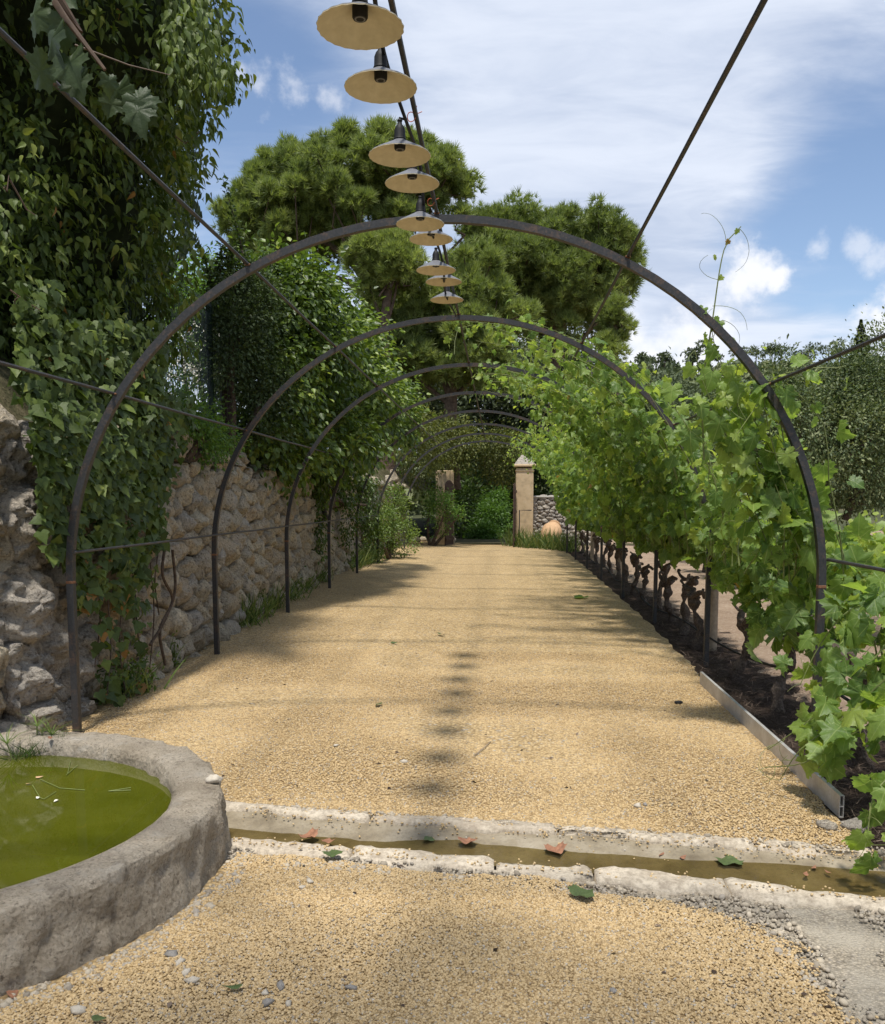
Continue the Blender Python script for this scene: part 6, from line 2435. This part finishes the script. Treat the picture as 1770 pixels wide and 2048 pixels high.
DL, FLF = MAT['dry_leaf'], MAT['fresh_leaf']
flat_leaf(613, 1677, -0.034, .095, DL, 'curled brown leaf in the channel nearest the pond', None, 1.6)
flat_leaf(657, 1685, -0.032, .06, DL, 'small reddish leaf scrap right of the curled brown leaf', None, 1.2)
flat_leaf(935, 1687, -0.032, .085, DL, 'crumpled brown leaf in the middle of the channel', None, 1.5)
flat_leaf(1112, 1706, -0.034, .095, DL, 'large folded tan leaf on the channel water', None, 1.8)
for (u, v, s_, lb) in ((1322, 1711, .05, 'dark red leaf scrap floating left of the green leaf'), (1366, 1717, .045, 'dark red scrap between the other red one and the green leaf'), (1410, 1702, .05, 'red leaf scrap on the far water edge near the green leaf'), (1628, 1737, .04, 'pale pink leaf scrap floating right of the green leaf'), (1612, 1750, .045, 'brown leaf scrap near the pale pink one'), (1655, 1746, .04, 'darkest leaf scrap, rightmost in the channel')):
    flat_leaf(u, v, -0.033, s_, DL, lb, IVYL[0], 0.4)
flat_leaf(1458, 1724, -0.033, .11, FLF, 'green leaf floating in the channel', None, 0.3)
flat_leaf(858, 1681, -0.036, .06, FLF, 'small green leaf scrap in the channel left of the crumpled brown one', None, 0.5)
flat_leaf(665, 1711, 0.02, .085, FLF, 'dark green leaf with stalk on the near channel edge', None, 0.9)
flat_leaf(1168, 1790, 0.015, .105, FLF, 'dark green lobed leaf lying on the gravel in front of the channel', None, 0.8)
flat_leaf(467, 1977, 0.015, .065, FLF, 'green leaf on the gravel near the bottom, right of the pond wall', IVYL[0], 0.9)
flat_leaf(197, 2040, 0.015, .05, FLF, 'small green leaf at the bottom edge of the photo', IVYL[1], 0.6)
flat_leaf(882, 1270, 0.01, .14, FLF, 'green leaf in the middle of the path beyond the arch shadow', IVYL[0], 0.8)
flat_leaf(788, 1287, 0.01, .10, FLF, 'olive leaf scrap left of the leaf in the path middle', IVYL[2], 0.8)
flat_leaf(757, 1411, 0.01, .10, FLF, 'small green leaf on the path near the lamp shadows', IVYL[1], 0.8)
flat_leaf(1160, 1196, 0.01, .22, MAT['vine_leaf'], 'bright green vine leaf on the path toward the far right', GRAPE[0], 0.4)
flat_leaf(100, 1478, 0.285, .05, MAT['dry_leaf'], 'brown curled leaf on the back rim of the pond', IVYL[0], 1.4)
flat_leaf(25, 1992, 0.0, .07, MAT['dry_leaf'], 'dry pinkish leaf at the foot of the pond wall, bottom left', IVYL[2], 1.2)
wl = 0.197
for (u, v, s_, lb) in ((57, 1569, .03, 'white petal floating left of the yellow leaf on the pond'), (75, 1597, .03, 'white petal floating nearest the pond twig'), (112, 1603, .03, 'pale petal right of the pond twig'), (158, 1507, .025, 'white petal at the back pond edge'), (288, 1528, .035, 'white petal at the right back pond edge'), (78, 1556, .035, 'yellow leaf floating on the pond')):
    flat_leaf(u, v, wl, s_, MAT['petal'] if 'yellow' not in lb else MAT['terracotta'], lb, IVYL[0], 0.3, 'petal' if 'yellow' not in lb else 'leaf', 'bits floating on the pond')
m = MB()
for (pts_) in ([(80, 1558), (120, 1576), (170, 1580)], [(65, 1570), (80, 1595), (88, 1598)], [(88, 1598), (112, 1583)], [(217, 1582), (262, 1575)], [(217, 1582), (262, 1580)], [(132, 1550), (155, 1530)], [(135, 1548), (141, 1522)]):
    m.tube([G(u, v, wl + 0.003) for u, v in pts_], 0.0018, 4)
tag(m.build('floating_twigs', MAT['green_stem'], None, loc=(PC[0], PC[1], wl)), 'thin pale reed stalks floating on the green pond', 'twigs')
p = G(428, 1562, 0.285)
tag(link('white_stone', rock_mesh('white_stone', (.035, .026, .02), MAT['pale_stone'], 3, 3), None, (p[0], p[1], 0.295)), 'small white stone on the rim joint of the pond', 'stone')
p = G(1357, 1408)
tag(link('seed_pod', rock_mesh('seed_pod', (.035, .022, .016), MAT['black_rubber'], 9, 2), None, (p[0], p[1], 0.012)), 'dark brown dry pod on the gravel by the board', 'pod')
m = MB()
a_, b_ = G(950, 1510, 0.012), G(982, 1482, 0.012)
m.tube([a_, (a_ + b_) / 2 + np.array([0.01, 0, .004]), b_], [0.004, 0.0035, 0.002], 5)
tag(m.build('dry_stalk', MAT['wood_stake'], None, loc=a_), 'thin dry stalk on the gravel before the channel', 'twig')
ws = [(345, 1914, .022), (358, 1928, .02), (387, 1965, .022), (560, 1978, .022), (530, 1990, .018), (577, 2012, .018), (535, 2010, .02), (620, 1765, .02), (605, 1778, .016), (702, 1980, .02), (373, 1948, .018), (1275, 1615, .028), (1290, 1612, .022), (808, 1525, .026), (672, 1493, .024), (1228, 1985, .014), (157, 2025, .03)]
lws = ['uppermost of the line by the pond wall', 'second of the line by the pond wall', 'lowest of the line by the pond wall', 'right of the green leaf near the bottom', 'left of the cluster near the bottom', 'rightmost of the cluster near the bottom',
       'lowest of the close cluster near the bottom', 'below the near channel edge, right one of two', 'below the near channel edge, left one of two', 'alone, low in the photo middle', 'third of the line by the pond wall', 'left of the pair behind the channel', 'right of the pair behind the channel',
       'alone behind the channel', 'alone on the path right of the pond rim', 'smallest, near the bare ground', 'largest, at the bottom left corner']
for k, (u, v, s_) in enumerate(ws):
    p = G(u, v)
    o = link('loose_stone', rock_mesh('loose_stone', (s_ * 1.1, s_ * random.uniform(.6, .9), s_ * random.uniform(.4, .65)), MAT['pale_stone'] if k % 3 else MAT['grey_pebble'], k * 3.3, 1, 0.75), None, (p[0], p[1], 0.008))
    o.rotation_euler = (0.2, 0.1, k * 1.7)
    tag(o, ('grey' if k % 3 == 0 else 'pale') + ' loose stone on the gravel, ' + lws[k], 'stone', 'loose stones on the gravel')

# mulch litter
rng = np.random.default_rng(101)
n = 9000
yy = 3.9 + 12 * rng.random(n) ** 1.5
xx = redge(yy) + 0.06 + 0.75 * rng.random(n)
pos = np.stack([xx, yy, -0.03 + 0.03 * rng.random(n)], 1)
an = rng.uniform(0, 6.28, n)
tip = np.stack([np.cos(an), np.sin(an), 0.35 * rng.normal(size=n)], 1)
V, Fs, U, T = scatter(BLADE, pos, frames(tip, np.tile([0, 0, 1.0], (n, 1)) + rng.normal(size=(n, 3)) * .4), 0.09 * (0.4 + rng.random(n)), rng.random(n))
V[:, 2] = np.maximum(V[:, 2], -0.05)
lit = MT('litter')
cl_ = lit.ramp(lit.n('ShaderNodeAttribute', attribute_name='tint').outputs['Fac'], [(0, (0.03, 0.021, 0.016)), (0.6, (0.085, 0.06, 0.046)), (1.0, (0.20, 0.15, 0.115))])
o = link('mulch_litter', mesh_np('mulch_litter', V, Fs, lit.fin(cl_, 0.95, 0.1), T))
tag(o, 'dark shredded mulch covering the planting strip under the vines', 'mulch', None, 'stuff')

# ------------------------------------------------------------------ LOOSE GRAVEL
protos = bpy.data.collections.new('pebble_shapes')      # not linked: only instanced
protog = bpy.data.collections.new('pebble_shapes_grey')
Vi, Fi = ico(1)
for cn, mt in ((protos, 'pebble_yellow'), (protog, 'pebble_grey')):
    for k in range(6):
        d = np.array([1 + 0.22 * fbm(p_, 1.2, k * 9.1, 2) for p_ in Vi])
        me = mesh_np('pebble', Vi * d[:, None] * np.array([1.0, 0.78, 0.58]), Fi, MAT[mt], smooth=True)
        cn.objects.link(bpy.data.objects.new('pebble_shape', me))


def instancer(name, pts, scl, coll, label):
    n = len(pts)
    me = bpy.data.meshes.new(name)
    me.vertices.add(n)
    me.vertices.foreach_set('co', np.asarray(pts, np.float32).ravel())
    a = me.attributes.new('rot', 'FLOAT_VECTOR', 'POINT')
    r_ = np.stack([rng.normal(size=n) * 0.45, rng.normal(size=n) * 0.45, rng.uniform(0, 6.28, n)], 1).astype(np.float32)
    a.data.foreach_set('vector', r_.ravel())
    a = me.attributes.new('scl', 'FLOAT', 'POINT')
    a.data.foreach_set('value', scl.astype(np.float32))
    a = me.attributes.new('idx', 'INT', 'POINT')
    a.data.foreach_set('value', rng.integers(0, 6, n).astype(np.int32))
    o = link(name, me)
    g = bpy.data.node_groups.new(name, 'GeometryNodeTree')
    g.interface.new_socket('Geometry', in_out='INPUT', socket_type='NodeSocketGeometry')
    g.interface.new_socket('Geometry', in_out='OUTPUT', socket_type='NodeSocketGeometry')
    gi, go = g.nodes.new('NodeGroupInput'), g.nodes.new('NodeGroupOutput')
    ci = g.nodes.new('GeometryNodeCollectionInfo')
    ci.inputs['Collection'].default_value = coll
    ci.inputs['Separate Children'].default_value = True
    ci.inputs['Reset Children'].default_value = True
    ip = g.nodes.new('GeometryNodeInstanceOnPoints')
    ip.inputs['Pick Instance'].default_value = True

    def na(nm, typ):
        x = g.nodes.new('GeometryNodeInputNamedAttribute')
        x.data_type = typ
        x.inputs['Name'].default_value = nm
        return x.outputs['Attribute']
    g.links.new(gi.outputs[0], ip.inputs['Points'])
    g.links.new(ci.outputs[0], ip.inputs['Instance'])
    g.links.new(na('idx', 'INT'), ip.inputs['Instance Index'])
    g.links.new(na('rot', 'FLOAT_VECTOR'), ip.inputs['Rotation'])
    g.links.new(na('scl', 'FLOAT'), ip.inputs['Scale'])
    g.links.new(ip.outputs[0], go.inputs[0])
    md = o.modifiers.new('pebbles', 'NODES')
    md.node_group = g
    tag(o, label, 'gravel', None, 'stuff')
    return o


def mask_view(p):
    return in_view(p)


def vnoise(x, y):
    return np.sin(x * 7.1 + 1.3 * np.sin(y * 5.3)) * np.sin(y * 6.3 + 1.1 * np.sin(x * 4.7)) + 0.5 * np.sin(x * 17 + y * 13) * np.sin(y * 19 - x * 11)


# rear path and court
def yellow_points():
    out_ = []
    n = 190000
    x = rng.uniform(-2.6, 2.45, n)
    y = 3.9 + 5.4 * rng.random(n) ** 1.25
    ok = (x < redge(y) - 0.01 + 0.025 * vnoise(x * 2, y * 2)) & (y > far_y(x) + 0.02 + 0.035 * vnoise(x, y)) & (x > wx(np.maximum(y, 5.2)) + 0.05)
    out_.append(np.stack([x, y, gz(x, y) + 0.002], 1)[ok])
    n = 140000
    x = rng.uniform(-1.6, 1.7, n)
    y = 2.3 + 1.75 * rng.random(n)
    ok = (y < near_y(x) - 0.10 + 0.03 * vnoise(x, y)) & (x < grey_line(y) + 0.05 * vnoise(x * 1.3, y * 1.3) + 0.03 * rng.normal(size=n))
    # the apron before the pond base stays grey
    rp = np.hypot(x - PC[0], y - PC[1])
    ok &= rp > PR + 0.09 + 0.04 * vnoise(x, y)
    out_.append(np.stack([x, y, 0.003 + 0 * x], 1)[ok])
    # strays on the channel edges
    n = 900
    x = rng.uniform(-0.9, 2.3, n)
    f = np.where(rng.random(n) < 0.62, np.abs(rng.normal(size=n)) * 0.13, 1.05 - np.abs(rng.normal(size=n)) * 0.10)
    f = np.clip(f, 0, 1.1)
    yv = far_y(x) * (1 - f) + near_y(x) * f
    zv = np.interp(f, [0, 0.2, 0.22, 0.5, 0.78, 0.80, 1.1], [0.010, -0.010, -0.020, -0.046, -0.05, 0.010, 0.012])
    out_.append(np.stack([x, yv, zv], 1))
    return np.vstack(out_)


yp = yellow_points()
rp = np.hypot(yp[:, 0] - PC[0], yp[:, 1] - PC[1])
yp = yp[rp > PR + 0.05]
yp = yp[in_view(yp)]
instancer('gravel', yp, rng.uniform(0.0042, 0.0080, len(yp)), protos, 'loose yellow pebbles covering path and court')
n = 26000
x = rng.uniform(-1.6, 2.3, n)
y = 2.3 + 1.7 * rng.random(n)
rp = np.hypot(x - PC[0], y - PC[1])
ok = (y < near_y(x) - 0.05) & (rp > PR + 0.045) & ((x > grey_line(y) - 0.04 + 0.05 * vnoise(x, y)) | (rp < PR + 0.16) | ((y > near_y(x) - 0.20) & (vnoise(x * .8, y * .8) > 0.1)))
ok &= (vnoise(x * 0.5 + 3, y * 0.5) > -0.75 + 0.9 * (x > 1.55) * (y > 2.75)) | (rp < PR + 0.16)
gp = np.stack([x, y, -0.014 + 0.016 * ((rp < PR + .2) | (x < grey_line(y)))], 1)[ok]
n2 = 500
x = rng.uniform(-0.8, 2.2, n2)
f = np.clip(rng.normal(size=n2) * 0.04 - 0.02, -0.12, 0.2)
gp2 = np.stack([x, far_y(x) * (1 - f) + near_y(x) * f, 0.008 + 0 * x], 1)
gp = np.vstack([gp, gp2])
gp = gp[in_view(gp)]
instancer('grey_gravel', gp, np.clip(rng.lognormal(-4.9, 0.42, len(gp)), 0.004, 0.022), protog, 'loose grey chippings on the bare ground by channel and pond')

# tiny plant bits fallen on the gravel
n = 420
x = rng.uniform(-2.3, 2.1, n)
y = 2.4 + 13.0 * rng.random(n) ** 1.3
ok = (y < near_y(x) - 0.1) | (y > far_y(x) + 0.05)
ok &= np.hypot(x - PC[0], y - PC[1]) > PR + 0.1
pos = np.stack([x, y, gz(x, y) + 0.009], 1)[ok]
n = len(pos)
an = rng.uniform(0, 6.28, n)
tip = np.stack([np.cos(an), np.sin(an), 0.1 * rng.normal(size=n)], 1)
o = foliage('leaf_litter', QUAD + BLADE, pos, frames(tip, np.tile([0, 0, 1.0], (n, 1)) + rng.normal(size=(n, 3)) * .3), 0.030 * (0.5 + 0.9 * rng.random(n)), rng.random(n), lit.m, None, (0, 6, 0))
tag(o, 'tiny dry plant bits sprinkled over the gravel', 'litter', None, 'stuff')
